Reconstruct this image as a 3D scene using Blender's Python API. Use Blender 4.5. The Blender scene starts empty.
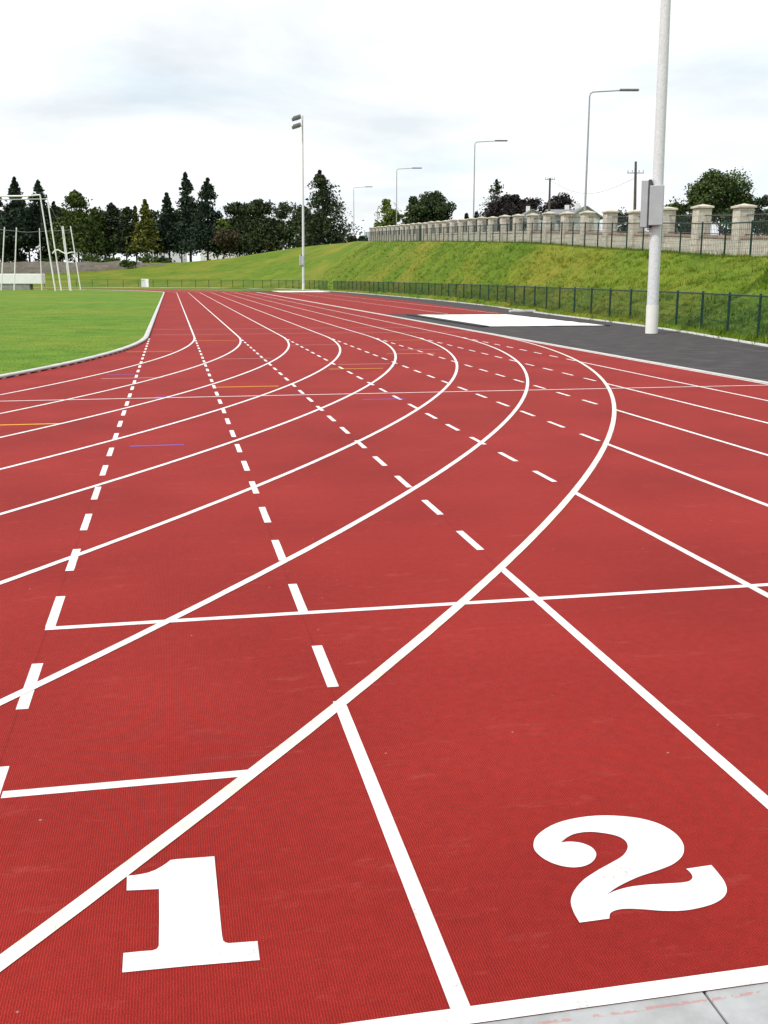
import bpy, bmesh, math, random
import numpy as np
from mathutils import Vector, Matrix, noise

random.seed(7)
rng = np.random.default_rng(11)
C = bpy.data.collections.new("athletics_ground")
bpy.context.scene.collection.children.link(C)
scn = bpy.context.scene
R = math.radians

# ------------------------------------------------------------------ camera
F, PITCH, ROLL, YAW = 1046.1, 0.22099, 0.00064, 0.19672
CAM = Vector((0.63688, 0.0, 1.63985))
fw = Vector((math.sin(YAW)*math.cos(PITCH), math.cos(YAW)*math.cos(PITCH), -math.sin(PITCH)))
rt = Vector((math.cos(YAW), -math.sin(YAW), 0.0))
up = rt.cross(fw)
_c, _s = math.cos(ROLL), math.sin(ROLL)
rt, up = _c*rt + _s*up, -_s*rt + _c*up
HF = Vector((math.sin(YAW), math.cos(YAW), 0.0))
HR = Vector((math.cos(YAW), -math.sin(YAW), 0.0))
cam = bpy.data.cameras.new("camera")
cam.sensor_fit = 'VERTICAL'; cam.sensor_height = 24.0; cam.sensor_width = 18.0
cam.lens = F/1024*24.0
cam.clip_start = 0.05; cam.clip_end = 3000
co = bpy.data.objects.new("camera", cam); scn.collection.objects.link(co)
M = Matrix.Identity(4)
for i in range(3):
    M[i][0], M[i][1], M[i][2], M[i][3] = rt[i], up[i], -fw[i], CAM[i]
co.matrix_world = M
scn.camera = co


def at(px, py, D):
    """survey helper: the point seen at a picture position at forward distance D"""
    d = fw + rt*((px-384)/F) + up*((512-py)/F)
    return CAM + d*(D/d.dot(HF))


def flat(lat, D, z=0.0):
    p = CAM + HF*D + HR*lat
    return Vector((p.x, p.y, z))


# ------------------------------------------------------------------ materials
def mat(name):
    m = bpy.data.materials.new(name); m.use_nodes = True
    nt = m.node_tree
    return m, nt, nt.nodes['Principled BSDF']


def N(nt, t, **kw):
    n = nt.nodes.new(t)
    for k, v in kw.items():
        if k.startswith('i_'):
            n.inputs[k[2:].replace('_', ' ')].default_value = v
        else:
            setattr(n, k, v)
    return n


def L(nt, a, b): nt.links.new(a, b)


def ramp(nt, fac, stops):
    r = nt.nodes.new('ShaderNodeValToRGB')
    e = r.color_ramp.elements
    while len(e) < len(stops): e.new(0.5)
    for el, (p, c) in zip(e, stops):
        el.position = p; el.color = (*c, 1) if len(c) == 3 else c
    L(nt, fac, r.inputs['Fac'])
    return r


def noise_col(name, stops, scale=3.0, detail=6.0, rough=0.8, bump=0.0, bscale=None, spec=0.3, metallic=0.0, island=0.0, coord='Object'):
    m, nt, b = mat(name)
    tc = N(nt, 'ShaderNodeTexCoord')
    nz = N(nt, 'ShaderNodeTexNoise', i_Scale=scale, i_Detail=detail)
    L(nt, tc.outputs[coord], nz.inputs['Vector'])
    fac = nz.outputs['Fac']
    if island > 0:
        g = N(nt, 'ShaderNodeNewGeometry')
        mx = N(nt, 'ShaderNodeMath', operation='MULTIPLY_ADD')
        mx.inputs[1].default_value = island
        L(nt, g.outputs['Random Per Island'], mx.inputs[0])
        sb = N(nt, 'ShaderNodeMath', operation='SUBTRACT'); sb.inputs[1].default_value = island/2
        L(nt, fac, sb.inputs[0]); L(nt, sb.outputs[0], mx.inputs[2])
        fac = mx.outputs[0]
    r = ramp(nt, fac, stops)
    L(nt, r.outputs['Color'], b.inputs['Base Color'])
    b.inputs['Roughness'].default_value = rough
    b.inputs['Specular IOR Level'].default_value = spec
    b.inputs['Metallic'].default_value = metallic
    if bump > 0:
        n2 = N(nt, 'ShaderNodeTexNoise', i_Scale=bscale or scale*6, i_Detail=4.0)
        L(nt, tc.outputs[coord], n2.inputs['Vector'])
        bp = N(nt, 'ShaderNodeBump', i_Strength=bump, i_Distance=0.02)
        L(nt, n2.outputs['Fac'], bp.inputs['Height'])
        L(nt, bp.outputs['Normal'], b.inputs['Normal'])
    return m


def track_material():
    m, nt, b = mat("red rubber")
    tc = N(nt, 'ShaderNodeTexCoord')
    P = tc.outputs['Object']
    big = N(nt, 'ShaderNodeTexNoise', i_Scale=0.7, i_Detail=5.0); L(nt, P, big.inputs['Vector'])
    r1 = ramp(nt, big.outputs['Fac'], [(0.25, (0.245, 0.0140, 0.0110)), (0.5, (0.296, 0.0185, 0.0140)), (0.75, (0.345, 0.0245, 0.0188))])
    # fine granules
    gr = N(nt, 'ShaderNodeTexNoise', i_Scale=260.0, i_Detail=3.0); L(nt, P, gr.inputs['Vector'])
    rg = ramp(nt, gr.outputs['Fac'], [(0.32, (0.66, 0.66, 0.66)), (0.62, (1.16, 1.16, 1.16))])
    m1 = N(nt, 'ShaderNodeMixRGB', blend_type='MULTIPLY'); m1.inputs[0].default_value = 1
    L(nt, r1.outputs[0], m1.inputs[1]); L(nt, rg.outputs[0], m1.inputs[2])
    # embossed ribs running along the lanes
    sx = N(nt, 'ShaderNodeSeparateXYZ'); L(nt, P, sx.inputs[0])
    mu = N(nt, 'ShaderNodeMath', operation='MULTIPLY'); mu.inputs[1].default_value = 2*math.pi/0.0070
    L(nt, sx.outputs['X'], mu.inputs[0])
    wob = N(nt, 'ShaderNodeTexNoise', i_Scale=60.0, i_Detail=2.0); L(nt, P, wob.inputs['Vector'])
    wa = N(nt, 'ShaderNodeMath', operation='MULTIPLY_ADD'); wa.inputs[1].default_value = 4.5
    L(nt, wob.outputs['Fac'], wa.inputs[0]); L(nt, mu.outputs[0], wa.inputs[2])
    si = N(nt, 'ShaderNodeMath', operation='SINE'); L(nt, wa.outputs[0], si.inputs[0])
    rr = ramp(nt, si.outputs[0], [(0.0, (0.70, 0.66, 0.66)), (0.8, (1.10, 1.10, 1.10))])
    m2 = N(nt, 'ShaderNodeMixRGB', blend_type='MULTIPLY'); m2.inputs[0].default_value = 1.0
    L(nt, m1.outputs[0], m2.inputs[1]); L(nt, rr.outputs[0], m2.inputs[2])
    mid = N(nt, 'ShaderNodeTexNoise', i_Scale=22.0, i_Detail=6.0, i_Roughness=0.7); L(nt, P, mid.inputs['Vector'])
    rmid = ramp(nt, mid.outputs['Fac'], [(0.3, (0.86, 0.84, 0.84)), (0.7, (1.10, 1.12, 1.12))])
    mm_ = N(nt, 'ShaderNodeMixRGB', blend_type='MULTIPLY'); mm_.inputs[0].default_value = 1
    L(nt, m2.outputs[0], mm_.inputs[1]); L(nt, rmid.outputs[0], mm_.inputs[2]); m2 = mm_
    # scuffs: pale dusty streaks across the lanes
    mp = N(nt, 'ShaderNodeMapping'); mp.inputs['Scale'].default_value = (2.2, 7.0, 1)
    L(nt, P, mp.inputs['Vector'])
    sc = N(nt, 'ShaderNodeTexNoise', i_Scale=1.1, i_Detail=11.0, i_Roughness=0.80); L(nt, mp.outputs[0], sc.inputs['Vector'])
    rs = ramp(nt, sc.outputs['Fac'], [(0.56, (0, 0, 0)), (0.74, (0.36, 0.36, 0.36))])
    m3 = N(nt, 'ShaderNodeMixRGB', blend_type='MIX'); L(nt, rs.outputs[0], m3.inputs[0])
    L(nt, m2.outputs[0], m3.inputs[1]); m3.inputs[2].default_value = (0.42, 0.10, 0.085, 1)
    # pale specks
    vo = N(nt, 'ShaderNodeTexVoronoi', i_Scale=5.0, i_Randomness=1.0); L(nt, P, vo.inputs['Vector'])
    rv = ramp(nt, vo.outputs['Distance'], [(0.012, (0.55, 0.55, 0.55)), (0.028, (0, 0, 0))])
    m4 = N(nt, 'ShaderNodeMixRGB', blend_type='MIX'); L(nt, rv.outputs[0], m4.inputs[0])
    L(nt, m3.outputs[0], m4.inputs[1]); m4.inputs[2].default_value = (0.55, 0.40, 0.36, 1)
    # glued seams between the rolls, under every lane line
    md = N(nt, 'ShaderNodeMath', operation='PINGPONG'); md.inputs[1].default_value = 0.61
    ad = N(nt, 'ShaderNodeMath', operation='ADD'); ad.inputs[1].default_value = 0.012; L(nt, sx.outputs['X'], ad.inputs[0])
    L(nt, ad.outputs[0], md.inputs[0])
    rm = ramp(nt, md.outputs[0], [(0.002, (1, 1, 1)), (0.006, (0, 0, 0))])
    m5 = N(nt, 'ShaderNodeMixRGB', blend_type='MULTIPLY')
    hf = N(nt, 'ShaderNodeMath', operation='MULTIPLY'); hf.inputs[1].default_value = 0.35
    L(nt, rm.outputs[0], hf.inputs[0]); L(nt, hf.outputs[0], m5.inputs[0])
    L(nt, m4.outputs[0], m5.inputs[1]); m5.inputs[2].default_value = (0.45, 0.40, 0.40, 1)
    L(nt, m5.outputs[0], b.inputs['Base Color'])
    b.inputs['Roughness'].default_value = 0.8
    b.inputs['Specular IOR Level'].default_value = 0.12
    b.inputs['Sheen Weight'].default_value = 0.05; b.inputs['Sheen Roughness'].default_value = 0.4; b.inputs['Sheen Tint'].default_value = (1.0, 0.5, 0.5, 1)
    bp = N(nt, 'ShaderNodeBump', i_Strength=0.5, i_Distance=0.0015)
    s2 = N(nt, 'ShaderNodeMath', operation='MULTIPLY_ADD'); s2.inputs[1].default_value = 0.35
    L(nt, si.outputs[0], s2.inputs[0]); L(nt, gr.outputs['Fac'], s2.inputs[2])
    L(nt, s2.outputs[0], bp.inputs['Height']); L(nt, bp.outputs[0], b.inputs['Normal'])
    return m


def paint(name, col, worn=0.12, pits=0.55):
    m, nt, b = mat(name)
    tc = N(nt, 'ShaderNodeTexCoord')
    nz = N(nt, 'ShaderNodeTexNoise', i_Scale=170.0, i_Detail=4.0); L(nt, tc.outputs['Object'], nz.inputs['Vector'])
    n2 = N(nt, 'ShaderNodeTexNoise', i_Scale=7.0, i_Detail=8.0, i_Roughness=0.7); L(nt, tc.outputs['Object'], n2.inputs['Vector'])
    c2 = tuple(c*(1-worn) for c in col)
    r = ramp(nt, n2.outputs['Fac'], [(0.32, c2), (0.58, col)])
    # the rubber grain showing through where the coat is thin
    sm = N(nt, 'ShaderNodeMath', operation='MULTIPLY_ADD'); sm.inputs[1].default_value = 0.55
    L(nt, n2.outputs['Fac'], sm.inputs[0]); L(nt, nz.outputs['Fac'], sm.inputs[2])
    rp = ramp(nt, sm.outputs[0], [(0.50, (pits,)*3), (0.64, (0, 0, 0))])
    mx = N(nt, 'ShaderNodeMixRGB'); L(nt, rp.outputs[0], mx.inputs[0]); L(nt, r.outputs[0], mx.inputs[1])
    mx.inputs[2].default_value = (0.36, 0.12, 0.11, 1)
    L(nt, mx.outputs[0], b.inputs['Base Color'])
    b.inputs['Roughness'].default_value = 0.7; b.inputs['Specular IOR Level'].default_value = 0.2
    bp = N(nt, 'ShaderNodeBump', i_Strength=0.5, i_Distance=0.002)
    L(nt, nz.outputs['Fac'], bp.inputs['Height']); L(nt, bp.outputs[0], b.inputs['Normal'])
    return m


def block_material(name, c1, c2, mortar, scale, bw=0.5, rh=0.25, off=0.5):
    m, nt, b = mat(name)
    tc = N(nt, 'ShaderNodeTexCoord')
    g = N(nt, 'ShaderNodeNewGeometry')
    # (x+y, z) so every upright face carries the courses
    sx = N(nt, 'ShaderNodeSeparateXYZ'); L(nt, tc.outputs['Object'], sx.inputs[0])
    ad = N(nt, 'ShaderNodeMath', operation='ADD'); L(nt, sx.outputs[0], ad.inputs[0]); L(nt, sx.outputs[1], ad.inputs[1])
    cb = N(nt, 'ShaderNodeCombineXYZ'); L(nt, ad.outputs[0], cb.inputs[0]); L(nt, sx.outputs[2], cb.inputs[1])
    br = N(nt, 'ShaderNodeTexBrick', offset=off)
    br.inputs['Scale'].default_value = scale; br.inputs['Brick Width'].default_value = bw; br.inputs['Row Height'].default_value = rh
    br.inputs['Mortar Size'].default_value = 0.014; br.inputs['Bias'].default_value = 0.0
    br.inputs['Color1'].default_value = (*c1, 1); br.inputs['Color2'].default_value = (*c2, 1); br.inputs['Mortar'].default_value = (*mortar, 1)
    L(nt, cb.outputs[0], br.inputs['Vector'])
    nz = N(nt, 'ShaderNodeTexNoise', i_Scale=7.0, i_Detail=6.0); L(nt, tc.outputs['Object'], nz.inputs['Vector'])
    r = ramp(nt, nz.outputs['Fac'], [(0.3, (0.82, 0.80, 0.77)), (0.7, (1.12, 1.12, 1.10))])
    mx = N(nt, 'ShaderNodeMixRGB', blend_type='MULTIPLY'); mx.inputs[0].default_value = 1
    L(nt, br.outputs['Color'], mx.inputs[1]); L(nt, r.outputs[0], mx.inputs[2])
    L(nt, mx.outputs[0], b.inputs['Base Color']); b.inputs['Roughness'].default_value = 0.9
    bp = N(nt, 'ShaderNodeBump', i_Strength=0.7, i_Distance=0.02)
    L(nt, nz.outputs['Fac'], bp.inputs['Height']); L(nt, bp.outputs[0], b.inputs['Normal'])
    return m


def turf_material(name, stops, big_scale, fine_scale, dry, dry_amt, wear=True):
    m, nt, b = mat(name)
    tc = N(nt, 'ShaderNodeTexCoord'); P = tc.outputs['Object']
    a = N(nt, 'ShaderNodeTexNoise', i_Scale=fine_scale, i_Detail=8.0, i_Roughness=0.7); L(nt, P, a.inputs['Vector'])
    r = ramp(nt, a.outputs['Fac'], stops)
    c = N(nt, 'ShaderNodeTexNoise', i_Scale=big_scale, i_Detail=5.0, i_Roughness=0.6); L(nt, P, c.inputs['Vector'])
    rd = ramp(nt, c.outputs['Fac'], [(0.44, (0, 0, 0)), (0.66, (dry_amt,)*3)])
    mx = N(nt, 'ShaderNodeMixRGB', blend_type='MIX'); L(nt, rd.outputs[0], mx.inputs[0])
    L(nt, r.outputs[0], mx.inputs[1]); mx.inputs[2].default_value = (*dry, 1)
    L(nt, mx.outputs[0], b.inputs['Base Color']); b.inputs['Roughness'].default_value = 0.9
    b.inputs['Specular IOR Level'].default_value = 0.15
    bp = N(nt, 'ShaderNodeBump', i_Strength=0.8, i_Distance=0.05)
    L(nt, a.outputs['Fac'], bp.inputs['Height']); L(nt, bp.outputs[0], b.inputs['Normal'])
    return m


def leaf_material(name, dark, mid, light, scale=0.35):
    m, nt, b = mat(name)
    tc = N(nt, 'ShaderNodeTexCoord')
    nz = N(nt, 'ShaderNodeTexNoise', i_Scale=scale, i_Detail=3.0); L(nt, tc.outputs['Object'], nz.inputs['Vector'])
    g = N(nt, 'ShaderNodeNewGeometry')
    mx = N(nt, 'ShaderNodeMath', operation='MULTIPLY_ADD'); mx.inputs[1].default_value = 0.5
    L(nt, g.outputs['Random Per Island'], mx.inputs[0])
    sb = N(nt, 'ShaderNodeMath', operation='SUBTRACT'); sb.inputs[1].default_value = 0.25; L(nt, nz.outputs['Fac'], sb.inputs[0])
    L(nt, sb.outputs[0], mx.inputs[2])
    r = ramp(nt, mx.outputs[0], [(0.25, dark), (0.5, mid), (0.75, light)])
    L(nt, r.outputs[0], b.inputs['Base Color']); b.inputs['Roughness'].default_value = 0.75
    b.inputs['Specular IOR Level'].default_value = 0.2
    return m


MT = {}
MT['track'] = track_material()
MT['white'] = paint("white line paint", (0.74, 0.74, 0.73), 0.30)
MT['cream'] = paint("cream white line paint", (0.74, 0.715, 0.63), 0.30)
MT['faint'] = paint("thin grey white line paint", (0.52, 0.42, 0.40), 0.3)
MT['yellow'] = paint("yellow line paint", (0.78, 0.42, 0.02), 0.2, 0.3)
MT['blue'] = paint("blue line paint", (0.13, 0.10, 0.48), 0.2, 0.3)
MT['asphalt'] = noise_col("asphalt", [(0.3, (0.036, 0.030, 0.032)), (0.55, (0.052, 0.045, 0.047)), (0.75, (0.080, 0.070, 0.072))], 2.2, 10, 0.85, 0.4, 180)
MT['concrete'] = noise_col("concrete", [(0.3, (0.34, 0.34, 0.34)), (0.7, (0.48, 0.48, 0.47))], 9, 8, 0.85, 0.3, 120)
MT['kerb'] = noise_col("pale kerb", [(0.3, (0.42, 0.42, 0.41)), (0.7, (0.56, 0.56, 0.54))], 3, 6, 0.7, 0.2, 80)
MT['dark'] = noise_col("black rubber edging", [(0.3, (0.012, 0.012, 0.013)), (0.7, (0.03, 0.03, 0.03))], 20, 4, 0.8)
MT['sand'] = noise_col("white sand", [(0.3, (0.68, 0.66, 0.60)), (0.7, (0.82, 0.80, 0.75))], 3, 8, 0.95, 0.5, 30)
MT['field'] = turf_material("mown turf", [(0.30, (0.052, 0.126, 0.008)), (0.5, (0.088, 0.182, 0.011)), (0.72, (0.150, 0.242, 0.019))], 0.13, 0.9, (0.20, 0.22, 0.022), 0.55)
MT['bank'] = turf_material("rough bank grass", [(0.28, (0.048, 0.100, 0.006)), (0.5, (0.088, 0.150, 0.008)), (0.72, (0.145, 0.195, 0.013))], 0.13, 0.7, (0.21, 0.185, 0.022), 0.72)
MT['blade'] = noise_col("grass blades", [(0.25, (0.052, 0.108, 0.007)), (0.46, (0.092, 0.155, 0.009)), (0.62, (0.145, 0.190, 0.014)), (0.80, (0.21, 0.19, 0.025))], 0.13, 5, 0.8, spec=0.15, island=0.28)
MT['fblade'] = noise_col("mown blades", [(0.25, (0.058, 0.132, 0.009)), (0.5, (0.094, 0.190, 0.011)), (0.75, (0.152, 0.245, 0.021))], 0.4, 5, 0.8, spec=0.15, island=0.5)
MT['green'] = noise_col("dark green coated steel", [(0.3, (0.007, 0.036, 0.030)), (0.7, (0.011, 0.048, 0.040))], 4, 3, 0.5)
MT['galv'] = noise_col("galvanised steel", [(0.3, (0.56, 0.57, 0.59)), (0.5, (0.64, 0.65, 0.67)), (0.7, (0.70, 0.71, 0.73))], 14, 9, 0.5)
MT['lamppost'] = noise_col("dull grey galvanised steel", [(0.3, (0.27, 0.28, 0.29)), (0.7, (0.36, 0.37, 0.38))], 3, 5, 0.6)
MT['sleeve'] = noise_col("white painted steel", [(0.3, (0.74, 0.73, 0.69)), (0.7, (0.80, 0.79, 0.75))], 5, 6, 0.6)
MT['cabinet'] = noise_col("light grey cabinet", [(0.3, (0.37, 0.38, 0.40)), (0.7, (0.43, 0.44, 0.46))], 3, 5, 0.5)
MT['darkgrey'] = noise_col("dark grey metal", [(0.3, (0.05, 0.05, 0.055)), (0.7, (0.09, 0.09, 0.10))], 6, 4, 0.5)
MT['lamp'] = noise_col("lamp housing grey", [(0.3, (0.13, 0.13, 0.14)), (0.7, (0.21, 0.21, 0.22))], 4, 4, 0.5)
m, nt, b = mat("lamp glass"); b.inputs['Base Color'].default_value = (0.55, 0.57, 0.6, 1); b.inputs['Roughness'].default_value = 0.1; MT['glass'] = m
MT['wood'] = noise_col("weathered wood", [(0.3, (0.06, 0.045, 0.035)), (0.7, (0.13, 0.105, 0.085))], 6, 6, 0.9)
MT['block'] = block_material("cream stone blocks", (0.58, 0.54, 0.47), (0.47, 0.44, 0.39), (0.36, 0.34, 0.31), 1.0)
MT['cap'] = noise_col("stone cap", [(0.3, (0.46, 0.42, 0.35)), (0.7, (0.60, 0.55, 0.46))], 5, 6, 0.9, 0.4, 40)
MT['coping'] = noise_col("red brown coping", [(0.3, (0.26, 0.17, 0.13)), (0.7, (0.40, 0.30, 0.25))], 2.5, 6, 0.9, 0.4, 30)
MT['rubble'] = block_material("old rubble stone", (0.17, 0.15, 0.125), (0.11, 0.10, 0.085), (0.07, 0.062, 0.055), 0.8, 0.6, 0.35)
MT['render'] = noise_col("white render", [(0.3, (0.66, 0.66, 0.64)), (0.7, (0.78, 0.78, 0.76))], 2, 5, 0.9)
MT['slate'] = noise_col("grey slate", [(0.3, (0.14, 0.145, 0.155)), (0.7, (0.24, 0.245, 0.255))], 3, 6, 0.8)
MT['whiteboard'] = noise_col("white board", [(0.3, (0.76, 0.76, 0.76)), (0.7, (0.82, 0.82, 0.82))], 2, 3, 0.5)
MT['greybase'] = noise_col("grey base blocks", [(0.3, (0.20, 0.20, 0.20)), (0.7, (0.32, 0.32, 0.31))], 2, 6, 0.9)
m, nt, b = mat("window glass"); b.inputs['Base Color'].default_value = (0.03, 0.035, 0.04, 1); b.inputs['Roughness'].default_value = 0.12; MT['pane'] = m
MT['bark'] = noise_col("bark", [(0.3, (0.045, 0.036, 0.028)), (0.7, (0.10, 0.085, 0.068))], 5, 6, 0.95, 0.5, 12)
MT['l_spruce'] = leaf_material("spruce needles", (0.010, 0.020, 0.013), (0.022, 0.040, 0.025), (0.045, 0.070, 0.040))
MT['l_dark'] = leaf_material("dark conifer needles", (0.010, 0.016, 0.008), (0.024, 0.038, 0.016), (0.055, 0.072, 0.026))
MT['l_cypress'] = leaf_material("green cypress sprays", (0.018, 0.034, 0.008), (0.045, 0.075, 0.014), (0.10, 0.13, 0.025))
MT['l_golden'] = leaf_material("golden cypress sprays", (0.030, 0.040, 0.008), (0.085, 0.100, 0.016), (0.17, 0.17, 0.03))
MT['l_broad'] = leaf_material("dark broadleaf", (0.014, 0.026, 0.010), (0.032, 0.054, 0.020), (0.070, 0.100, 0.035))
MT['l_olive'] = leaf_material("olive broadleaf", (0.018, 0.028, 0.011), (0.038, 0.054, 0.021), (0.078, 0.095, 0.036))
MT['l_brown'] = leaf_material("brownish leaves", (0.026, 0.022, 0.012), (0.055, 0.045, 0.024), (0.095, 0.080, 0.040))
MT['l_lime'] = leaf_material("yellow green leaves", (0.040, 0.060, 0.010), (0.10, 0.14, 0.022), (0.18, 0.22, 0.04))
MT['l_mid'] = leaf_material("mid green leaves", (0.020, 0.040, 0.010), (0.055, 0.085, 0.022), (0.11, 0.15, 0.045))
MT['l_copper'] = leaf_material("copper purple leaves", (0.013, 0.010, 0.011), (0.027, 0.021, 0.022), (0.052, 0.042, 0.042))
MT['l_shrub'] = leaf_material("shrub leaves", (0.020, 0.045, 0.010), (0.050, 0.090, 0.018), (0.09, 0.14, 0.03))


# ------------------------------------------------------------------ object helpers
def obj(name, me_or_bm, m, parent=None, smooth=False):
    if isinstance(me_or_bm, bmesh.types.BMesh):
        me = bpy.data.meshes.new(name); me_or_bm.to_mesh(me); me_or_bm.free()
    else:
        me = me_or_bm
    if not me.materials: me.materials.append(MT[m])
    if smooth:
        me.shade_smooth()
        b2 = bmesh.new(); b2.from_mesh(me)
        for f_ in b2.faces:
            if len(f_.verts) > 4:
                f_.smooth = False
                for e_ in f_.edges: e_.smooth = False
        b2.to_mesh(me); b2.free()
    o = bpy.data.objects.new(name, me); C.objects.link(o)
    if parent is not None: o.parent = parent
    return o


def npmesh(name, V, Fq):
    """V (n,3); Fq (m,k) same-size faces"""
    me = bpy.data.meshes.new(name)
    V = np.ascontiguousarray(V, dtype=np.float32); Fq = np.ascontiguousarray(Fq, dtype=np.int32)
    m_, k = Fq.shape
    me.vertices.add(len(V)); me.vertices.foreach_set('co', V.ravel())
    me.loops.add(m_*k); me.loops.foreach_set('vertex_index', Fq.ravel())
    me.polygons.add(m_); me.polygons.foreach_set('loop_start', np.arange(0, m_*k, k, dtype=np.int32))
    me.update(calc_edges=True); me.validate()
    return me


def thing(name, label, cat, loc=(0, 0, 0), rz=0.0, group=None):
    o = bpy.data.objects.new(name, None); C.objects.link(o)
    o.empty_display_size = 0.2
    o.location = loc; o.rotation_euler = (0, 0, rz)
    o['label'] = label; o['category'] = cat
    if group: o['group'] = group
    return o


def tag(o, label, cat, group=None):
    o['label'] = label; o['category'] = cat
    if group: o['group'] = group
    return o


def struct(o, kind='structure'):
    o['kind'] = kind; return o


def box(bm, c, s, rot=None):
    mtx = Matrix.Translation(c) @ (rot.to_4x4() if rot else Matrix.Identity(4)) @ Matrix.Diagonal((s[0], s[1], s[2], 1))
    return bmesh.ops.create_cube(bm, size=1.0, matrix=mtx)['verts']


def bar(bm, p, q, r1, r2=None, seg=8):
    p, q = Vector(p), Vector(q); d = q-p
    r2 = r1 if r2 is None else r2
    mtx = Matrix.Translation((p+q)/2) @ d.to_track_quat('Z', 'Y').to_matrix().to_4x4()
    return bmesh.ops.create_cone(bm, cap_ends=True, segments=seg, radius1=r1, radius2=r2, depth=d.length, matrix=mtx)['verts']


def bevel(bm, w=0.01, seg=2):
    bmesh.ops.bevel(bm, geom=bm.edges[:], offset=w, segments=seg, affect='EDGES', profile=0.6)


def strip(path, width, z, closed=False):
    """flat painted strip following a path of (x,y)"""
    P = np.array(path, float)
    if closed: T = np.roll(P, -1, 0)-np.roll(P, 1, 0)
    else: T = np.gradient(P, axis=0)
    T /= np.linalg.norm(T, axis=1)[:, None]
    n = np.stack([-T[:, 1], T[:, 0]], 1)*width/2
    k = len(P)
    V = np.zeros((2*k, 3)); V[:k, :2] = P+n; V[k:, :2] = P-n; V[:, 2] = z
    i = np.arange(k if closed else k-1); j = (i+1) % k
    Fq = np.stack([i, i+k, j+k, j], 1)
    return V, Fq


def sweep(path, profile, closed=False):
    """profile [(offset to the left, z)] swept along a path -> V, quads"""
    P = np.array(path, float)
    if closed: T = np.roll(P, -1, 0)-np.roll(P, 1, 0)
    else: T = np.gradient(P, axis=0)
    T /= np.linalg.norm(T, axis=1)[:, None]
    n = np.stack([-T[:, 1], T[:, 0]], 1)
    k, m_ = len(P), len(profile)
    V = np.zeros((k, m_, 3))
    for a, (o_, z_) in enumerate(profile):
        V[:, a, :2] = P+n*o_; V[:, a, 2] = z_
    q = []
    for i in range(k if closed else k-1):
        j = (i+1) % k
        for a in range(m_):
            c = (a+1) % m_
            q.append((i*m_+a, j*m_+a, j*m_+c, i*m_+c))
    return V.reshape(-1, 3), np.array(q)


def poly(name, pts, z, m, kind='structure', holes=()):
    bm = bmesh.new()
    edges = []
    for lp in [pts]+list(holes):
        vs = [bm.verts.new((p[0], p[1], z)) for p in lp]
        for i in range(len(vs)): edges.append(bm.edges.new((vs[i], vs[(i+1) % len(vs)])))
    bmesh.ops.triangle_fill(bm, edges=edges, use_beauty=True, use_dissolve=False, normal=(0, 0, 1))
    for f_ in bm.faces:
        f_.normal_update()
        if f_.normal.z < 0: f_.normal_flip()
    o = obj(name, bm, m)
    if kind: o['kind'] = kind
    return o


# ------------------------------------------------------------------ the track: real lane geometry
W = 1.22
R0, YT, LS = 35.486, 30.262, 84.39
CX = -R0
YF = YT+LS
def loop(rad, n=120):
    """stadium loop at radius rad, counter clockwise from the near right tangent"""
    pts = [(CX+rad, YT+LS*t) for t in np.linspace(0, 1, 24)]
    pts += [(CX+rad*math.cos(a), YF+rad*math.sin(a)) for a in np.linspace(0, math.pi, n)[1:]]
    pts += [(CX-rad, YF-LS*t) for t in np.linspace(0, 1, 24)[1:]]
    pts += [(CX+rad*math.cos(a), YT+rad*math.sin(a)) for a in np.linspace(math.pi, 2*math.pi, n)[1:-1]]
    return pts

YE = 1.966                       # near end of the red surface
RO = R0+8*W+0.05                 # outer edge radius
xe = CX+math.sqrt(RO**2-(YT-YE)**2)
outer = [(CX+RO, YE), (CX+RO, YT), (CX+RO, 60), (CX+RO, 90), (CX+RO, YF)]
outer += [(CX+RO*math.cos(a), YF+RO*math.sin(a)) for a in np.linspace(0, math.pi, 160)[1:]]
aend = 2*math.pi-math.asin((YT-YE)/RO)
outer += [(CX-RO, YT)] + [(CX+RO*math.cos(a), YT+RO*math.sin(a)) for a in np.linspace(math.pi, aend, 160)[1:]]
poly("running_track", outer, 0.0, 'track', holes=[loop(R0-0.02, 160)])

# ground sheets
gm = bmesh.new(); bmesh.ops.create_grid(gm, x_segments=2, y_segments=2, size=1500, matrix=Matrix.Translation((0, 0, -0.06)))
struct(obj("ground", gm, 'bank'))

KERB = [(13.4, -25), (13.4, 0), (13.5, 9), (13.85, 16), (14.75, 23.2), (15.75, 29.0), (16.35, 33.5), (16.8, 39), (17.25, 45.0), (17.9, 52), (18.7, 60), (19.3, 72), (19.6, 85), (19.6, 100), (19.4, 115), (19.0, 127), (18.2, 138), (16.3, 148), (12.8, 157), (7.5, 164.5), (0.0, 170), (-10, 174), (-24, 176.5), (-36, 177), (-60, 177), (-84, 176)]
def smooth_path(P, step):
    P = [Vector((p[0], p[1], p[2] if len(p) > 2 else 0)) for p in P]
    out = []
    for i in range(len(P)-1):
        p0 = P[max(i-1, 0)]; p1 = P[i]; p2 = P[i+1]; p3 = P[min(i+2, len(P)-1)]
        n = max(1, int((p2-p1).length/step))
        for k in range(n):
            t = k/n
            a = 2*p1; b_ = p2-p0; c = 2*p0-5*p1+4*p2-p3; d = -p0+3*p1-3*p2+p3
            out.append((a+b_*t+c*t*t+d*t*t*t)*0.5)
    out.append(P[-1]); return out
kerb = [(p.x, p.y) for p in smooth_path(KERB, 2.0)]
asph = kerb[:[i for i, p in enumerate(kerb) if p[1] > 131][0]]
poly("asphalt_apron", [(-30, -25)]+asph+[(9, 131), (9, 60), (9, 20), (9, 3), (-30, 3)], -0.012, 'asphalt')
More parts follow.
